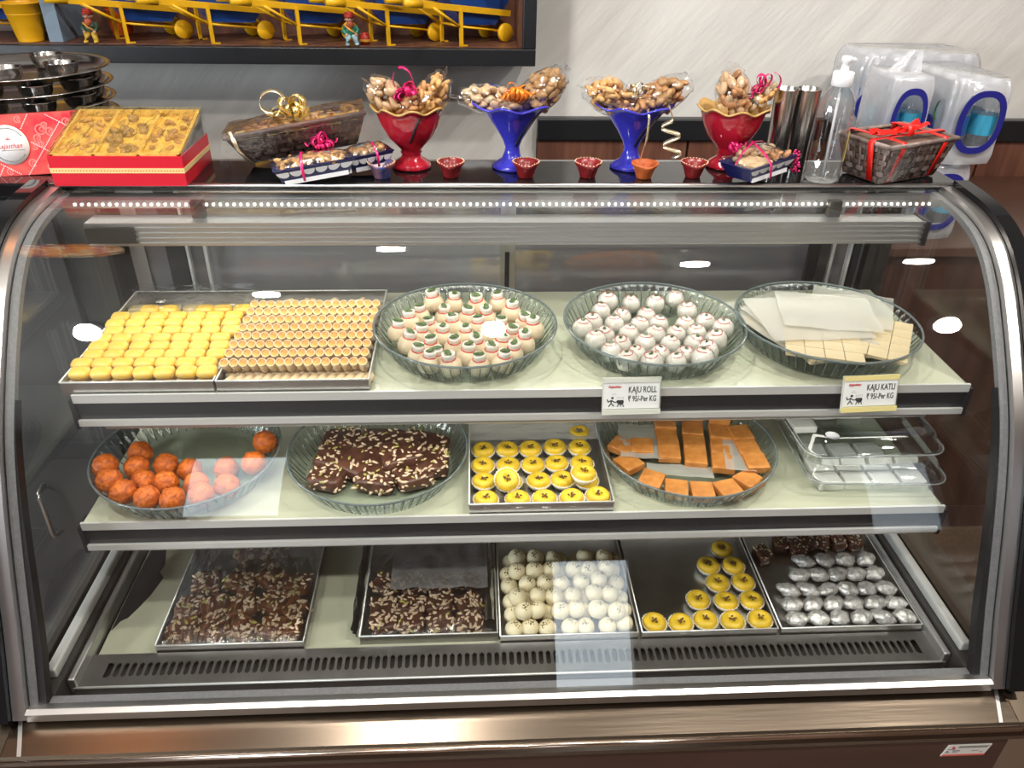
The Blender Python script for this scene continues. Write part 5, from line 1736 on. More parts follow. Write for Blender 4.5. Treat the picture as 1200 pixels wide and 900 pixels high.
def nut_bag(label, loc, rot, a_, b_, c_, kinds, n, ribbon=None, knot=True, curl_m=None):
    """a film bag lying along local x, lumpy with nuts; its twisted neck points to -x"""
    t = thing('nut_bag', label, 'bag of nuts', loc, rot, 'film bags of nuts')

    def shp(u, v):
        # u: 0 neck .. 1 closed end ; v around
        prof = math.sin(PI * min(1.0, 0.06 + 0.90 * u)) ** 0.55 if u < 0.93 else 0.30 * (1 - u) / 0.07 + 0.42
        a = 2 * PI * v
        k = 1 + 0.10 * noise.noise(Vector((u * 5, math.cos(a) * 2, math.sin(a) * 2 + n)))
        return ((u - 0.5) * 2 * a_ * 1.06, b_ * prof * math.cos(a) * k * 1.08, c_ * prof * math.sin(a) * k * 1.08)
    obj('film', MB().grid(shp, 22, 20), bagfilm, t)
    # crimped film tail beyond the nuts
    obj('film_corner', MB().grid(lambda u, v: (a_ * (0.80 + 0.50 * u), (v - .5) * 2 * b_ * (0.55 + 0.10 * u), c_ * 0.10 * noise.noise(Vector((u * 4, v * 7, n))) + 0.002), 8, 12), bagfilm, t)
    for i, kd in enumerate(kinds):
        m = n // len(kinds)

        def pos(q):
            while True:
                x, y, z = random.uniform(-1, 1), random.uniform(-1, 1), random.uniform(-1, 1)
                d_ = math.sqrt(x * x + y * y + z * z)
                if 0.35 < d_ < 0.86:
                    return (x * a_ * 1.0, y * b_, z * c_)
        add_nuts(t, kd, m, pos, 1.22)
    return t


GY = 1.392
GL = ZT + 0.0005
goblet('tall red goblet with wavy ochre rim and dark slit beside the scalloped trays', (-0.103, GY, GL), 'red', 0.2)
goblet('blue tulip goblet with an orange bow, first of the two blue ones', (0.074, GY, GL), 'blue', 0.3)
goblet('blue tulip goblet with trailing gold ribbon curl, next to the far red goblet', (0.285, GY, GL), 'blue', 0.1)
goblet('red goblet with wavy ochre rim next to the steel tumblers', (0.461, GY + 0.006, GL), 'red', 0.0, False)
gz = ZT + 0.104
nut_bag('bag of pale almonds in the tall red goblet, leaning to the gift basket', (-0.140, 1.389, gz + 0.018), (0.2, -2.45, 0.1), 0.036, 0.030, 0.026, ['blanched_almond'], 46)
nut_bag('bag of cashews in the tall red goblet, leaning to the blue goblet', (-0.062, 1.389, gz + 0.020), (0.2, -0.95, -0.1), 0.037, 0.030, 0.026, ['cashew'], 44)
b1 = nut_bag('small bag of brown almonds low in the tall red goblet', (-0.098, 1.379, gz + 0.006), (0.0, -0.2, 0.0), 0.026, 0.022, 0.016, ['almond'], 22)
bow(b1, (-0.004, -0.004, 0.016), pink_r, 12, 0.021, 0.009, 21, 3)
curl(b1, [(-0.004 + .016 * math.cos(a), -0.002, 0.040 + .021 * math.sin(a)) for a in [q * .35 + 2.4 for q in range(17)]], (0, 0.010, 0.002), pink_r)
nut_bag('bag of pale pistachios in the first blue goblet, sagging over its rim', (0.033, 1.389, gz + 0.014), (0.0, -3.05, 0.1), 0.050, 0.030, 0.022, ['blanched_almond', 'pistachio'], 60)
nut_bag('bag of walnuts standing up in the first blue goblet', (0.122, 1.391, gz + 0.026), (0.1, -0.70, 0.1), 0.046, 0.032, 0.028, ['walnut'], 60)
b2 = nut_bag('small bag of almonds under the orange bow in the first blue goblet', (0.074, 1.379, gz + 0.006), (0.0, -0.1, 0.0), 0.028, 0.022, 0.014, ['blanched_almond'], 22)
bow(b2, (0.006, -0.008, 0.014), orange_r, 14, 0.025, 0.008, 9, 4)
nut_bag('bag of cashews in the second blue goblet, leaning to the first one', (0.240, 1.389, gz + 0.018), (0.1, -2.80, 0.0), 0.046, 0.032, 0.028, ['cashew'], 58)
nut_bag('bag of walnuts and almonds in the second blue goblet, leaning to the far red one', (0.332, 1.391, gz + 0.022), (0.1, -0.45, 0.1), 0.048, 0.030, 0.027, ['walnut', 'almond'], 62)
b3 = nut_bag('small bag of mixed nuts in the middle of the second blue goblet', (0.285, 1.381, gz + 0.006), (0.0, -0.2, 0.0), 0.026, 0.022, 0.015, ['cashew', 'almond'], 22)
bow(b3, (0.0, -0.006, 0.016), champ, 7, 0.020, 0.006, 17, 2)
curl(b3, [(0.012, -0.040, 0.0), (0.011, -0.052, -0.012), (0.004, -0.045, -0.050), (-0.006, -0.030, -0.082), (-0.010, -0.026, -0.098)], (0.004, 0.001, 0.001), champ)
curl(b3, [(0.048 + .002 * q * .3, -0.040, -0.004 - .0028 * q) for q in range(8)] + [(0.046 + .014 * math.cos(1.2 + q * .45), -0.045 + .008 * math.sin(q * .45), -0.026 - .0022 * q) for q in range(30)], (0.001, 0.003, 0.006), champ)
nut_bag('bag of almonds and figs in the red goblet by the steel tumblers', (0.452, 1.387, gz + 0.022), (0.2, -1.75, 0.1), 0.042, 0.034, 0.028, ['almond', 'blanched_almond'], 56)
b4 = nut_bag('small bag of golden nuts with pink ribbon in the red goblet by the tumblers', (0.497, 1.383, gz + 0.018), (0.1, -0.85, 0.0), 0.034, 0.022, 0.020, ['cashew', 'pistachio'], 28)
bow(b4, (0.016, -0.010, 0.016), pink_r, 5, 0.020, 0.006, 23, 2)
curl(b4, [(0.030 + .016 * math.cos(a), -0.006, 0.008 + .016 * math.sin(a)) for a in [q * .35 + 2.0 for q in range(15)]], (0, 0.005, 0.001), pink_r)

# --- steel tumblers
tum = mat('tumbler_steel', (0.58, 0.56, 0.54), 0.20, 1.0)


def make_tumbler():
    t = thing('steel_tumbler', '', 'tumbler', group='steel tumblers')
    obj('cup', MB().lathe([(0.0, 0.0), (0.0165, 0.0), (0.0172, 0.002), (0.0205, 0.132), (0.0212, 0.1335), (0.0212, 0.1355), (0.0198, 0.1350), (0.0165, 0.004), (0.0, 0.004)], 28), tum, t)
    return t


tp_ = Placer(make_tumbler)
tp_.put((0.551, 1.402, ZT), label='shiny steel tumbler right beside the red goblet')
tp_.put((0.590, 1.402, ZT), label='shiny steel tumbler half hidden behind the pump bottle')

# --- pump bottle
pet = clear('clear_bottle', (0.95, 0.96, 0.96), 0.03, 1.6, 0.03, bump=0.25, bscale=30)
pb = thing('pump_bottle', 'clear ribbed plastic bottle with white pump cap', 'bottle', (0.606, 1.318, ZT))
obj('bottle', MB().lathe([(0.0, 0.003), (0.020, 0.0), (0.0275, 0.002), (0.030, 0.008), (0.0285, 0.016), (0.0295, 0.030), (0.0285, 0.034), (0.0290, 0.060), (0.0285, 0.090), (0.0295, 0.118), (0.0275, 0.134), (0.0200, 0.148), (0.0145, 0.154), (0.0135, 0.162)], 40, fn=lambda a, r, z: (r * (1 + (0.018 * math.cos(12 * a) if 0.03 < z < 0.12 else 0)), z)), pet, pb)
obj('collar', MB().lathe([(0.0158, 0.156), (0.0165, 0.157), (0.0165, 0.176), (0.0150, 0.178), (0.0, 0.178)], 32, fn=lambda a, r, z: (r * (1 + 0.008 * math.cos(30 * a)), z), cap0=True), wht, pb)
b = MB().lathe([(0.0065, 0.178), (0.0065, 0.184), (0.0052, 0.190), (0.0080, 0.192), (0.0085, 0.198), (0.0070, 0.201), (0.0, 0.202)], 20)
b.tube([(0.0, 0.0, 0.196), (0.011, -0.003, 0.197), (0.014, -0.004, 0.195)], 0.0028, 8)
obj('pump_head', b, wht, pb)
obj('label_strip', MB().grid(lambda u, v: ((0.0305 + 0.0) * math.cos(-0.35 + 0.4 * u), 0.0305 * math.sin(-0.35 + 0.4 * u), 0.034 + 0.05 * v), 5, 2), mat('yellow_label', (0.75, 0.55, 0.12), 0.4), pb)
obj('dip_tube', MB().tube([(0, 0, 0.178), (0.001, 0, 0.10), (0.004, 0, 0.008)], 0.0022, 8), wht, pb)

# --- brown woven basket with red ribbon
rb2 = thing('brown_gift_basket', 'brown woven gift basket tied with red ribbon by the water packs', 'gift basket', (0.742, 1.352, ZT + 0.002), (0, 0, 0.42))
wk1 = mat('brown_weave', (0.12, 0.075, 0.06), 0.45, var=0.4, scale=80)
wk2 = mat('brown_weave_pale', (0.25, 0.185, 0.165), 0.38, var=0.4, scale=90)
woven_basket(rb2, 0.165, 0.112, 0.066, 0.030, 10, 8, 6, wk1, wk2)
obj('inner_cover', MB().box(-.078, .078, -.052, .052, 0.056, 0.062), mat('kraft_lid', (0.16, 0.09, 0.06), 0.5), rb2)
rr = MB()
for (xx) in (-0.052, 0.050):
    k = 0.072
    rr.strip([(xx, -.0435, 0.002), (xx, -.0588, 0.066), (xx, -.0560, 0.0715), (xx, 0.0, 0.0725), (xx, .0560, 0.0715), (xx, .0588, 0.066)], (0.011, 0, 0), 0.0007)
rr.strip([(-.071, -.020, 0.002), (-.0885, -.020, 0.067), (-.084, -.020, 0.0728), (0, -.020, 0.0735), (.084, -.020, 0.0728), (.0885, -.020, 0.067), (.071, -.020, 0.002)], (0, 0.012, 0), 0.0007)
obj('ribbon', rr, red_r, rb2)
rr = MB()
rr.grid(lambda u, v: (-.085 + .135 * u, -.030 + .030 * v * (0.6 + 0.8 * abs(u - .5)) + 0.010 * u, 0.078 + 0.010 * abs(u - 0.45) + 0.004 * noise.noise(Vector((u * 9, v * 5, 2))) + 0.004 * math.sin(v * 9)), 24, 8)
rr.strip([(-.012, -.034, 0.074), (-.010, -.030, 0.089), (-.010, 0.002, 0.089), (-.010, 0.006, 0.074)], (0.014, 0, 0), 0.001)
obj('ribbon_bow', rr, red_r, rb2)
g = MB().grid(lambda u, v: (-.080 + .075 * u, -.061 + .016 * (1 - v) + .003 * noise.noise(Vector((u * 9, v * 7, 3))), .004 + .058 * v), 14, 12)
obj('film_front', g, film, rb2)

# ================================================================ behind the counter
# dark cabinet at the case end
cab = thing('side_cabinet', 'black cabinet beside the case end carrying the stacked dishes', 'cabinet', (-1.105, 1.63, 0))
obj('body', MB().box(-0.375, 0.375, -0.25, 0.27, 0.0, 1.205, bev=0.004), mat('cabinet_dark', (0.030, 0.028, 0.028), 0.35), cab)
obj('worktop', MB().box(-0.385, 0.385, -0.285, 0.28, 1.205, 1.2295, bev=0.003), black_gloss, cab)
for x0, x1 in ((-0.37, -0.003), (0.003, 0.37)):
    dr = obj('door', MB().box(x0, x1, -0.268, -0.2505, 0.04, 1.195, bev=0.002), mat('cabinet_door', (0.045, 0.045, 0.05), 0.3), cab)
    hx = 0.185 if x0 > -0.1 else -0.185
    obj('handle', MB().tube([(hx, -0.2685, 0.44), (hx, -0.292, 0.445), (hx, -0.295, 0.455), (hx, -0.295, 0.555), (hx, -0.292, 0.565), (hx, -0.2685, 0.57)], 0.005, 8), chrome, dr)
# stacked thali plates with small bowls
dsteel = mat('dish_steel', (0.60, 0.58, 0.56), 0.18, 1.0)


def make_plate():
    t = thing('steel_plate', '', 'steel plate', group='stacked steel plates')
    obj('plate', MB().lathe([(0.0, 0.0), (0.135, 0.0), (0.142, 0.003), (0.146, 0.011), (0.158, 0.0135), (0.160, 0.0125), (0.160, 0.0112), (0.147, 0.0095), (0.142, 0.0015), (0.0, 0.0012)], 48), dsteel, t)
    return t


def make_bowl():
    t = thing('steel_bowl', '', 'steel bowl', group='small steel bowls')
    obj('bowl', MB().lathe([(0.0, 0.0), (0.018, 0.0), (0.023, 0.003), (0.0285, 0.014), (0.0300, 0.0245), (0.0315, 0.0255), (0.0300, 0.0262), (0.0285, 0.0245), (0.026, 0.012), (0.020, 0.004), (0.0, 0.0025)], 28), dsteel, t)
    return t


pp, bp_ = Placer(make_plate), Placer(make_bowl)
PX, PY = -0.868, 1.66
ztop = ['lowest steel plate of the stack', 'second steel plate up the stack', 'third steel plate up the stack', 'fourth steel plate up the stack', 'fifth steel plate up the stack']
for k in range(4):
    z0 = 1.2300 + k * 0.0300
    dx = random.uniform(-.004, .004)
    pp.put((PX + dx, PY, z0), label=ztop[k] + ' on the black cabinet beside the case')
    for j, (a, nm) in enumerate(((-0.20, 'nearest the white wall'), (-0.95, 'at the front edge'), (-1.70, 'over the printed box'), (0.55, 'at the back'))):
        bp_.put((PX + dx + 0.112 * math.cos(a), PY + 0.112 * math.sin(a), z0 + 0.0016), (0, 0, 0), 'small steel bowl %s, on the %s' % (nm, ztop[k].replace(' of the stack', '')))
# a plate of bowls on top
pp.put((PX, PY, 1.2300 + 4 * 0.03), label='topmost steel plate of the stack, just under the black shelf')
for j, (x, y, nm) in enumerate(((0.098, -0.04, 'nearest the white wall'), (0.02, -0.095, 'in the front middle'), (-0.07, -0.06, 'towards the yellow bucket'), (0.03, 0.05, 'at the back'))):
    bp_.put((PX + x, PY + y, 1.3516), (0, 0, 0), 'small steel bowl on the topmost plate, ' + nm)

# back counter with the water packs
bc = thing('back_counter', 'dark wooden back counter under the packs of water', 'counter', (1.22, 2.06, 0))
obj('body', MB().box(-0.40, 0.55, -0.27, 0.30, 0.0, 0.910, bev=0.003), wood_dark, bc)
obj('worktop', MB().box(-0.41, 0.56, -0.285, 0.305, 0.910, 0.935, bev=0.003), mat('counter_top', (0.10, 0.05, 0.035), 0.3), bc)

wrap_w = clear('milky_wrap', (0.98, 0.98, 0.99), 0.03, 1.4, 0.16, (0.84, 0.85, 0.90), 0.46, bump=0.9, bscale=26)
wrap_blue = mat('blue_print', (0.018, 0.020, 0.22), 0.35)
water_pet = clear('water_bottle', (0.93, 0.96, 0.98), 0.03, 1.5, 0.05, (0.70, 0.75, 0.80), 0.12)
cap_w = mat('bottle_cap', (0.75, 0.78, 0.82), 0.4)
lab_b = mat('bottle_label', (0.02, 0.09, 0.30), 0.4)
lab_t = mat('bottle_label_teal', (0.05, 0.35, 0.55), 0.4)
green_l = mat('green_leaf_print', (0.10, 0.30, 0.10), 0.4)


def water_pack(label, loc, rz, W, D, H, nx, ny, side_text, top=None, hole=True, left_text=None):
    t = thing('water_pack', label, 'water pack', loc, (0, 0, rz), 'wrapped packs of water bottles')
    sx, sy = W / nx, D / ny
    r = min(sx, sy) / 2 * 0.96
    bm_ = MB().lathe([(0.0, 0.0), (r * .9, 0.0), (r, 0.006), (r * .94, 0.04), (r, 0.06), (r, H * .60), (r * .9, H * .72), (r * .42, H * .88), (r * .40, H * .92)], 18).mesh('bottle', water_pet)
    cm_ = MB().lathe([(r * .46, H * .92), (r * .46, H * .99), (0.0, H * .99)], 12).mesh('cap', cap_w)
    lm_ = MB().lathe([(r * 1.01, H * .34), (r * 1.01, H * .58)], 18)
    lm2 = [lm_.mesh('label', lab_b), lm_.mesh('label', lab_t)]
    for i in range(nx):
        for j in range(ny):
            o = link('bottle', bm_, t, (-W / 2 + sx * (i + .5), -D / 2 + sy * (j + .5), 0.001))
            link('cap', cm_, o)
            link('label', lm2[(i + j) % 2], o)
    # shrink wrap: bulging sleeve with an oval hole on the front face
    w_ = MB()
    NU, NV = 64, 22

    def sk(u, v):
        a = 2 * PI * u
        cx, cy = math.cos(a), math.sin(a)
        k = 0.30 if v > 0 else 0.30
        px_ = math.copysign(abs(cx) ** k, cx) * W / 2
        py_ = math.copysign(abs(cy) ** k, cy) * D / 2
        tap = 1.0 - 0.10 * max(0, (v - .78) / .22) ** 2 - 0.03 * max(0, (.1 - v) / .1)
        bulge = 1 + 0.016 * math.cos(a * 2 * (nx + ny)) + 0.02 * noise.noise(Vector((cx * 3, cy * 3, v * 5 + W * 30)))
        return (px_ * tap * bulge * 1.03, py_ * tap * bulge * 1.03, v * H * 1.01)
    vs = [sk(i / NU, j / NV) for j in range(NV + 1) for i in range(NU)]
    fs = []
    hz, hh, hwid = H * .52, H * .34, W * .33
    for j in range(NV):
        for i in range(NU):
            k = (i + 1) % NU
            q = (j * NU + i, j * NU + k, (j + 1) * NU + k, (j + 1) * NU + i)
            c = sum((Vector(vs[p]) for p in q), Vector()) / 4
            if hole and c.y < -D * .35 and (c.x / hwid) ** 2 + ((c.z - hz) / hh) ** 2 < 1.0 and abs(c.x) < W * .42:
                continue
            fs.append(q)
    fs.append(tuple((NV) * NU + i for i in range(NU)))
    w_.add(vs, fs, 0, True)
    obj('shrink_wrap', w_, wrap_w, t)
    # blue printed ring round the opening
    ring_ = MB()
    n = 40
    vs = []
    for q in range(n):
        a = 2 * PI * q / n
        ca, sa = math.cos(a), math.sin(a)
        ca, sa = math.copysign(abs(ca) ** .8, ca), math.copysign(abs(sa) ** .8, sa)
        for s_ in (0.88, 1.16):
            for yy in (-D / 2 * 1.075, -D / 2 * 1.055):
                vs.append((hwid * ca * s_, yy - 0.003, hz + hh * sa * (s_ if s_ < 1 else 1.10)))
    fs = []
    for q in range(n):
        k = (q + 1) % n
        a_, b_ = q * 4, k * 4
        fs += [(a_, b_, b_ + 2, a_ + 2), (a_ + 1, a_ + 3, b_ + 3, b_ + 1), (a_ + 2, b_ + 2, b_ + 3, a_ + 3), (a_, a_ + 1, b_ + 1, b_)]
    ring_.add(vs, fs, 0, False)
    if hole:
        obj('blue_ring', ring_, wrap_blue, t)
    if side_text:
        for (s_, xx, zz, sz) in side_text:
            bl = MB().prism([(xx + sz * 0.95 * math.cos(2 * PI * q / 24), zz + sz * 1.25 * math.sin(2 * PI * q / 24)) for q in range(24)], -D / 2 * 1.06 - .004, -D / 2 * 1.05, 'y')
            obj('blue_patch', bl, wrap_blue, t)
            text_mesh('lettering', s_, sz, pwhite, t, upright(xx, -D / 2 * 1.06 - .0045, zz), 0.0003, 0.85, 0.15)
    if left_text:
        s_, yy, zz, sz = left_text
        xf = -W / 2 * 1.05
        bl = MB().prism([(yy + sz * 0.85 * math.cos(2 * PI * q / 24), zz + sz * 1.1 * math.sin(2 * PI * q / 24)) for q in range(24)], xf - .004, xf, 'x')
        obj('blue_patch', bl, wrap_blue, t)
        text_mesh('lettering', s_, sz, pwhite, t, upright(xf - .0045, yy, zz, 0.0, -PI / 2), 0.0003, 0.85, 0.15)
        lf = MB().prism([(-0.085 + .012 * math.sin(q / 12 * PI) * (1 if q < 12 else -1), zz + .055 - .022 * math.cos(q / 12 * PI)) for q in range(24)], xf - .004, xf, 'x')
        obj('green_leaf', lf, green_l, t)
    if top:
        obj('gathered_film', MB().grid(lambda u, v: ((u - .5) * W * (.75 - .45 * v) + .02 * v, (-.1 + .12 * math.cos(u * 9)) * D * .4 * (1 - v), H + 0.048 * v + .006 * noise.noise(Vector((u * 8, v * 6, 1)))), 18, 10), wrap_w, t)
    return t


CT = 0.9355
H_ = 0.190
# two stacks on the counter, the upper packs show above the case
water_pack('water pack under the others, its blue ring half seen past the case corner', (1.150, 1.955, CT), 0.05, 0.140, 0.24, H_, 2, 4, None)
water_pack('water pack on top nearest the wall end, with large blue ring', (1.174, 1.945, CT + 0.194), 0.05, 0.146, 0.25, H_, 2, 4, None, None, True, ('IS', -0.052, 0.062, 0.036))
water_pack('water pack in the middle with gathered film knot above its blue ring', (1.010, 1.895, CT + 0.194), -0.02, 0.104, 0.150, H_ + 0.004, 2, 2, None, True)
water_pack('water pack carrying the middle one, hidden low behind the woven basket', (1.010, 1.905, CT), 0.0, 0.108, 0.17, H_, 2, 3, None)
water_pack('rear water pack mostly hidden by the middle one, white letters OA at its corner', (1.180, 2.205, CT + 0.194), 0.0, 0.32, 0.20, H_ + 0.008, 5, 3, [('OA', -0.140, 0.072, 0.028)], None, False)
water_pack('water pack at the bottom of the rear stack against the wall', (1.200, 2.205, CT), 0.0, 0.30, 0.20, H_, 4, 3, None)
# ================================================================ wall shelf with toys
SY0, SY1 = 2.165, 2.398
ws = thing('display_shelf', 'black framed wooden display shelf fixed high on the pale wall', 'shelf', (-0.70, SY1, 1.283))
O_ = Vector((-0.70, SY1, 1.283))


def wp(nm, m_, mm, par=None):
    o = obj(nm, m_, mm, par or ws)
    o.location = -O_ if par is None else (0, 0, 0)
    return o


LX0, LX1, HT = -1.75, 0.172, 1.80
wp('bottom_board', MB().box(LX0, LX1, SY0, SY1, 1.283, 1.324, bev=0.002), black_paint)
wp('top_board', MB().box(LX0, LX1, SY0, SY1, HT, HT + 0.04, bev=0.002), black_paint)
wp('frame_stile', MB().box(LX1 - 0.034, LX1, SY0, SY1, 1.3245, HT - .0005, bev=0.002), black_paint)
wp('frame_stile', MB().box(LX0, LX0 + 0.034, SY0, SY1, 1.3245, HT - .0005, bev=0.002), black_paint)
wp('back_panel', MB().box(LX0 + 0.0345, LX1 - 0.0345, SY1 - 0.012, SY1, 1.3245, HT - .0005), wood_shelf)
wp('inner_lining', MB().box(LX1 - 0.044, LX1 - 0.0345, SY0 + 0.02, SY1 - 0.0125, 1.3245, HT - .0005), wood_shelf)
wp('floor_lining', MB().box(LX0 + 0.035, LX1 - 0.045, SY0 + 0.02, SY1 - 0.0125, 1.3243, 1.3262), wood_shelf)
wp('divider', MB().box(-1.058, -1.023, SY0 + 0.032, SY1 - 0.013, 1.3265, HT - .0005, bev=0.001), mat('blue_grey_paint', (0.16, 0.22, 0.29), 0.4))

toy_y = mat('toy_yellow', (0.86, 0.47, 0.012), 0.38, var=0.08, scale=30)
toy_b = mat('toy_blue', (0.010, 0.055, 0.26), 0.3)


def make_barrow():
    t = thing('toy_wheelbarrow', '', 'toy wheelbarrow', group='toy wheelbarrows on the wall shelf')
    # local x points to the wheel end; the two handles run the whole length
    for s in (-1, 1):
        y = s * 0.047
        b = MB()
        p0, p1 = Vector((-0.195, s * 0.046, 0.108)), Vector((0.102, s * 0.040, 0.069))
        dv = (p1 - p0)
        M_ = Matrix.Translation((p0 + p1) / 2) @ dv.to_track_quat('X', 'Z').to_matrix().to_4x4()
        b.box(-dv.length / 2, dv.length / 2, -0.005, 0.005, -0.0075, 0.0075, M=M_, bev=0.001)
        obj('handle_bar', b, toy_y, t)
        b = MB()
        p0 = Vector((-0.212, s * 0.0463, 0.1102))
        M_ = Matrix.Translation(p0) @ dv.to_track_quat('X', 'Z').to_matrix().to_4x4()
        b.tube([(-0.02, 0, 0), (0.03, 0, 0)], 0.0095, 10, M=M_)
        obj('grip', b, toy_y, t)
        b = MB()
        b.box(-0.068, -0.060, y - 0.004, y + 0.004, 0.0, 0.090)
        b.box(-0.068, -0.046, y - 0.004, y + 0.004, 0.0, 0.003)
        obj('leg', b, toy_y, t)
        b = MB()
        b.tube([(-0.150, y * 1.1, 0.097), (-0.068, y, 0.048)], 0.0034, 6)
        b.tube([(-0.064, y, 0.048), (0.070, y * .85, 0.028)], 0.0028, 6)
        obj('brace', b, toy_y, t)
        R_ = Matrix.Translation((0.083, s * 0.046, 0.0235)) @ Matrix.Rotation(PI / 2, 4, 'X')
        obj('wheel', MB().lathe([(0.0, -0.006), (0.0215, -0.006), (0.0235, -0.004), (0.0235, 0.004), (0.0215, 0.006), (0.0, 0.006)], 24, M=R_), toy_y, t)
    obj('crossbar', MB().tube([(-0.064, -0.047, 0.048), (-0.064, 0.047, 0.048)], 0.003, 6), toy_y, t)
    obj('axle', MB().tube([(0.083, -0.040, 0.0235), (0.083, 0.040, 0.0235)], 0.003, 6), toy_y, t)
    b = MB()
    lo = [(-0.045, -0.030, 0.050), (0.062, -0.030, 0.042), (0.062, 0.030, 0.042), (-0.045, 0.030, 0.050)]
    hi = [(-0.105, -0.034, 0.132), (0.104, -0.034, 0.102), (0.104, 0.034, 0.102), (-0.105, 0.034, 0.132)]
    th = 0.003
    vs = lo + hi + [(x * .96, y * .92, z + th) for x, y, z in lo] + [(x * .97, y * .93, z) for x, y, z in hi]
    b.add(vs, [(0, 3, 2, 1), (0, 1, 5, 4), (1, 2, 6, 5), (2, 3, 7, 6), (3, 0, 4, 7), (8, 9, 10, 11), (8, 12, 13, 9), (9, 13, 14, 10), (10, 14, 15, 11), (11, 15, 12, 8), (4, 5, 13, 12), (5, 6, 14, 13), (6, 7, 15, 14), (7, 4, 12, 15)], 0, False)
    obj('tub', b, toy_b, t)
    return t


tb = Placer(make_barrow)
WX = [-0.746, -0.534, -0.315, -0.090, 0.096]
WB = [(WX[0], 'toy wheelbarrow, yellow and blue, in front of the orange bucket'), (WX[1], 'toy wheelbarrow, yellow and blue, second from the blue-grey divider'), (WX[2], 'toy wheelbarrow, yellow and blue, in the shelf middle beside the second figurine'), (WX[3], 'toy wheelbarrow, yellow and blue, carrying green and teal pouches'), (WX[4], 'toy wheelbarrow, yellow and blue, with white paper, at the frame end')]
TS = 1.3264
for i, (wx, lb) in enumerate(WB):
    tb.put((wx - 0.090, 2.262, TS), (0, 0, 0.62), lb, (0.98, 0.95, 0.98))
tb.put((-1.22, 2.275, TS), (0, 0, 0.62), 'toy wheelbarrow, yellow and blue, behind the yellow bucket beyond the divider', (0.98, 0.95, 0.98))


def bucket(label, loc, col, r0, r1, h):
    t = thing('toy_bucket', label, 'toy bucket', loc)
    m_ = mat('bucket_paint', col, 0.35)
    obj('pail', MB().lathe([(0.0, 0.0), (r0, 0.0), (r0, 0.003), (r1, h), (r1 + .002, h + .001), (r1, h + .003), (r1 - .002, h), (r0 - .002, 0.004), (0.0, 0.004)], 36), m_, t)
    obj('pail_band', MB().lathe([(r0 + (r1 - r0) * .72, h * .72), (r0 + (r1 - r0) * .72 + .001, h * .735), (r0 + (r1 - r0) * .75, h * .75)], 36), m_, t)
    obj('bail', MB().tube([((r1 + .001) * math.cos(a), -0.45 * (r1) * math.sin(a) - .002, h - .002 + .004 * math.sin(a)) for a in [PI * q / 12 for q in range(13)]], 0.0018, 6), m_, t)
    return t


bucket('small yellow metal bucket at the shelf end left of the divider'.replace(' left of', ' beyond'), (-1.110, 2.215, TS), (0.84, 0.42, 0.01), 0.030, 0.046, 0.088)
bucket('small orange metal bucket standing behind the first toy wheelbarrow', (-0.930, 2.345, TS), (0.80, 0.13, 0.01), 0.026, 0.038, 0.085)


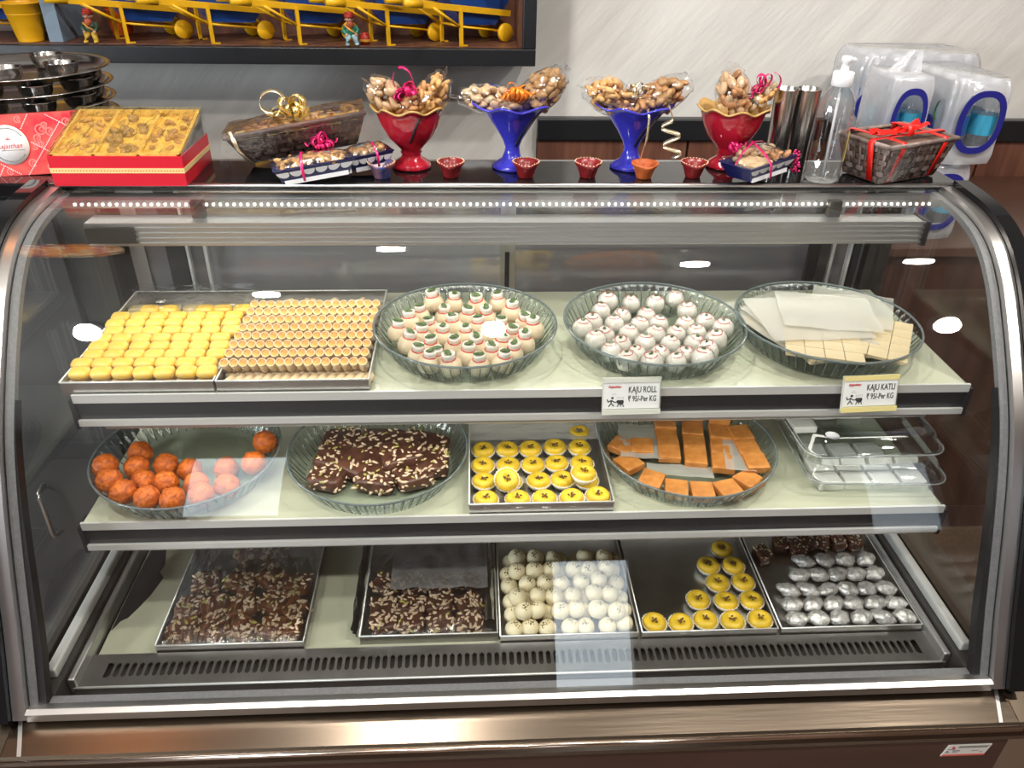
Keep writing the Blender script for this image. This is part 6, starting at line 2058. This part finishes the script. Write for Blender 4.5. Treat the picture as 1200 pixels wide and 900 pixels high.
def figurine(label, loc, rz, coat, legs_):
    t = thing('clay_figurine', label, 'figurine', loc, (0, 0, rz), 'small painted figurines')
    skin = mat('figurine_skin', (0.62, 0.33, 0.22), 0.4)
    b = MB()
    b.ell((0, 0, 0.034), (0.015, 0.012, 0.017), 14, 10)
    for s in (-1, 1):
        b.tube([(s * .013, 0, .044), (s * .019, -.004, .033), (s * .012, -.013, .026)], [.006, .0055, .0045], 8)
    obj('coat', b, mat('figurine_coat', coat, 0.35), t)
    b = MB()
    for s in (-1, 1):
        b.tube([(s * .006, -.001, .022), (s * .010, -.014, .018), (s * .012, -.016, .004)], [.0078, .0072, .006], 8)
        b.ell((s * .012, -.020, .004), (.006, .009, .004), 8, 6)
    obj('trousers', b, mat('figurine_trousers', legs_, 0.35), t)
    b = MB().ell((0, -.001, .060), (.0105, .010, .0115), 14, 10)
    b.ell((0, -.0115, .0595), (.0022, .003, .0026), 6, 5)
    for s in (-1, 1):
        b.ell((s * .0107, 0, .060), (.002, .003, .0035), 6, 5)
        b.ell((s * .012, -.0145, .0255), (.0045, .0045, .004), 8, 6)
    obj('head', b, skin, t)
    b = MB()
    for s in (-1, 1):
        b.ell((s * .0038, -.0095, .0625), (.0014, .001, .0014), 6, 4)
        b.tube([(s * .0005, -.0115, .0565), (s * .005, -.0105, .0555), (s * .0075, -.008, .058)], [.0014, .0012, .0006], 6)
    obj('moustache_and_eyes', b, black_rub, t)
    obj('beard', MB().ell((0, -.0085, .0485), (.0092, .0066, .0105), 10, 7, amp=.2, fr=200), mat('figurine_beard', (0.48, 0.10, 0.04), 0.5), t)
    tur = MB().ell((0, .001, .0715), (.0105, .0105, .0062), 14, 8)
    for q in range(4):
        tur.tube([((.0118 - q * .0012) * math.cos(w_), .001 + (.0118 - q * .0012) * math.sin(w_), .0675 + q * .0026 + .0012 * math.sin(w_ + q)) for w_ in [2 * PI * j / 14 for j in range(15)]], .0022, 6)
    obj('turban', tur, mat('figurine_turban', (0.50, 0.035, 0.02), 0.4, var=0.4, scale=300), t)
    sash = MB().tube([(-.013, -.008, .046), (-.002, -.0145, .037), (.012, -.011, .028)], .0024, 6)
    obj('sash', sash, mat('figurine_sash', (0.70, 0.36, 0.06), 0.4), t)
    return t


figurine('seated clay man figurine in red turban with yellow trousers by the divider', (-0.952, 2.205, TS), 0.1, (0.05, 0.10, 0.06), (0.66, 0.42, 0.05))
figurine('clay man figurine in red turban with pale blue trousers among wheelbarrows', (-0.302, 2.200, TS), 0.25, (0.04, 0.22, 0.15), (0.36, 0.55, 0.62))
pm_ = thing('small_red_jar', 'tiny red and yellow pot beside the figurine with blue trousers', 'pot', (-0.268, 2.215, TS))
obj('pot', MB().lathe([(0, 0), (.011, 0), (.015, .010), (.012, .020), (.008, .024), (.009, .027), (0, .027)], 18), mat('pot_red', (0.5, 0.03, 0.02), 0.4), pm_)
obj('pot_band', MB().lathe([(.0152, .007), (.0158, .010), (.0152, .013)], 18), mat('pot_yellow', (0.75, 0.40, 0.05), 0.4), pm_)


def pouch(label, loc, r, col, seed, name='cloth_pouch', cat='pouch'):
    o = obj(name, MB().ell((0, 0, 0), r, 24, 16, amp=0.35, fr=34, seed=seed), mat('pouch_cloth', col, 0.45), None, loc)
    return tag(o, label, cat)


pouch('dark green glossy pouch lying in the fourth wheelbarrow', (-0.240, 2.262, TS + 0.132), (0.055, 0.035, 0.032), (0.012, 0.10, 0.06), 3.0)
pouch('teal pouch beside the green one in the fourth wheelbarrow', (-0.168, 2.255, TS + 0.122), (0.034, 0.030, 0.026), (0.02, 0.24, 0.30), 6.0)
g = MB().ell((0, 0, 0), (0.085, 0.045, 0.030), 26, 16, amp=0.5, fr=26, seed=11.0)
tag(obj('crumpled_paper', g, mat('white_paper', (0.80, 0.80, 0.80), 0.6), None, (-0.005, 2.262, TS + 0.136)), 'crumpled white paper filling the last toy wheelbarrow', 'paper')
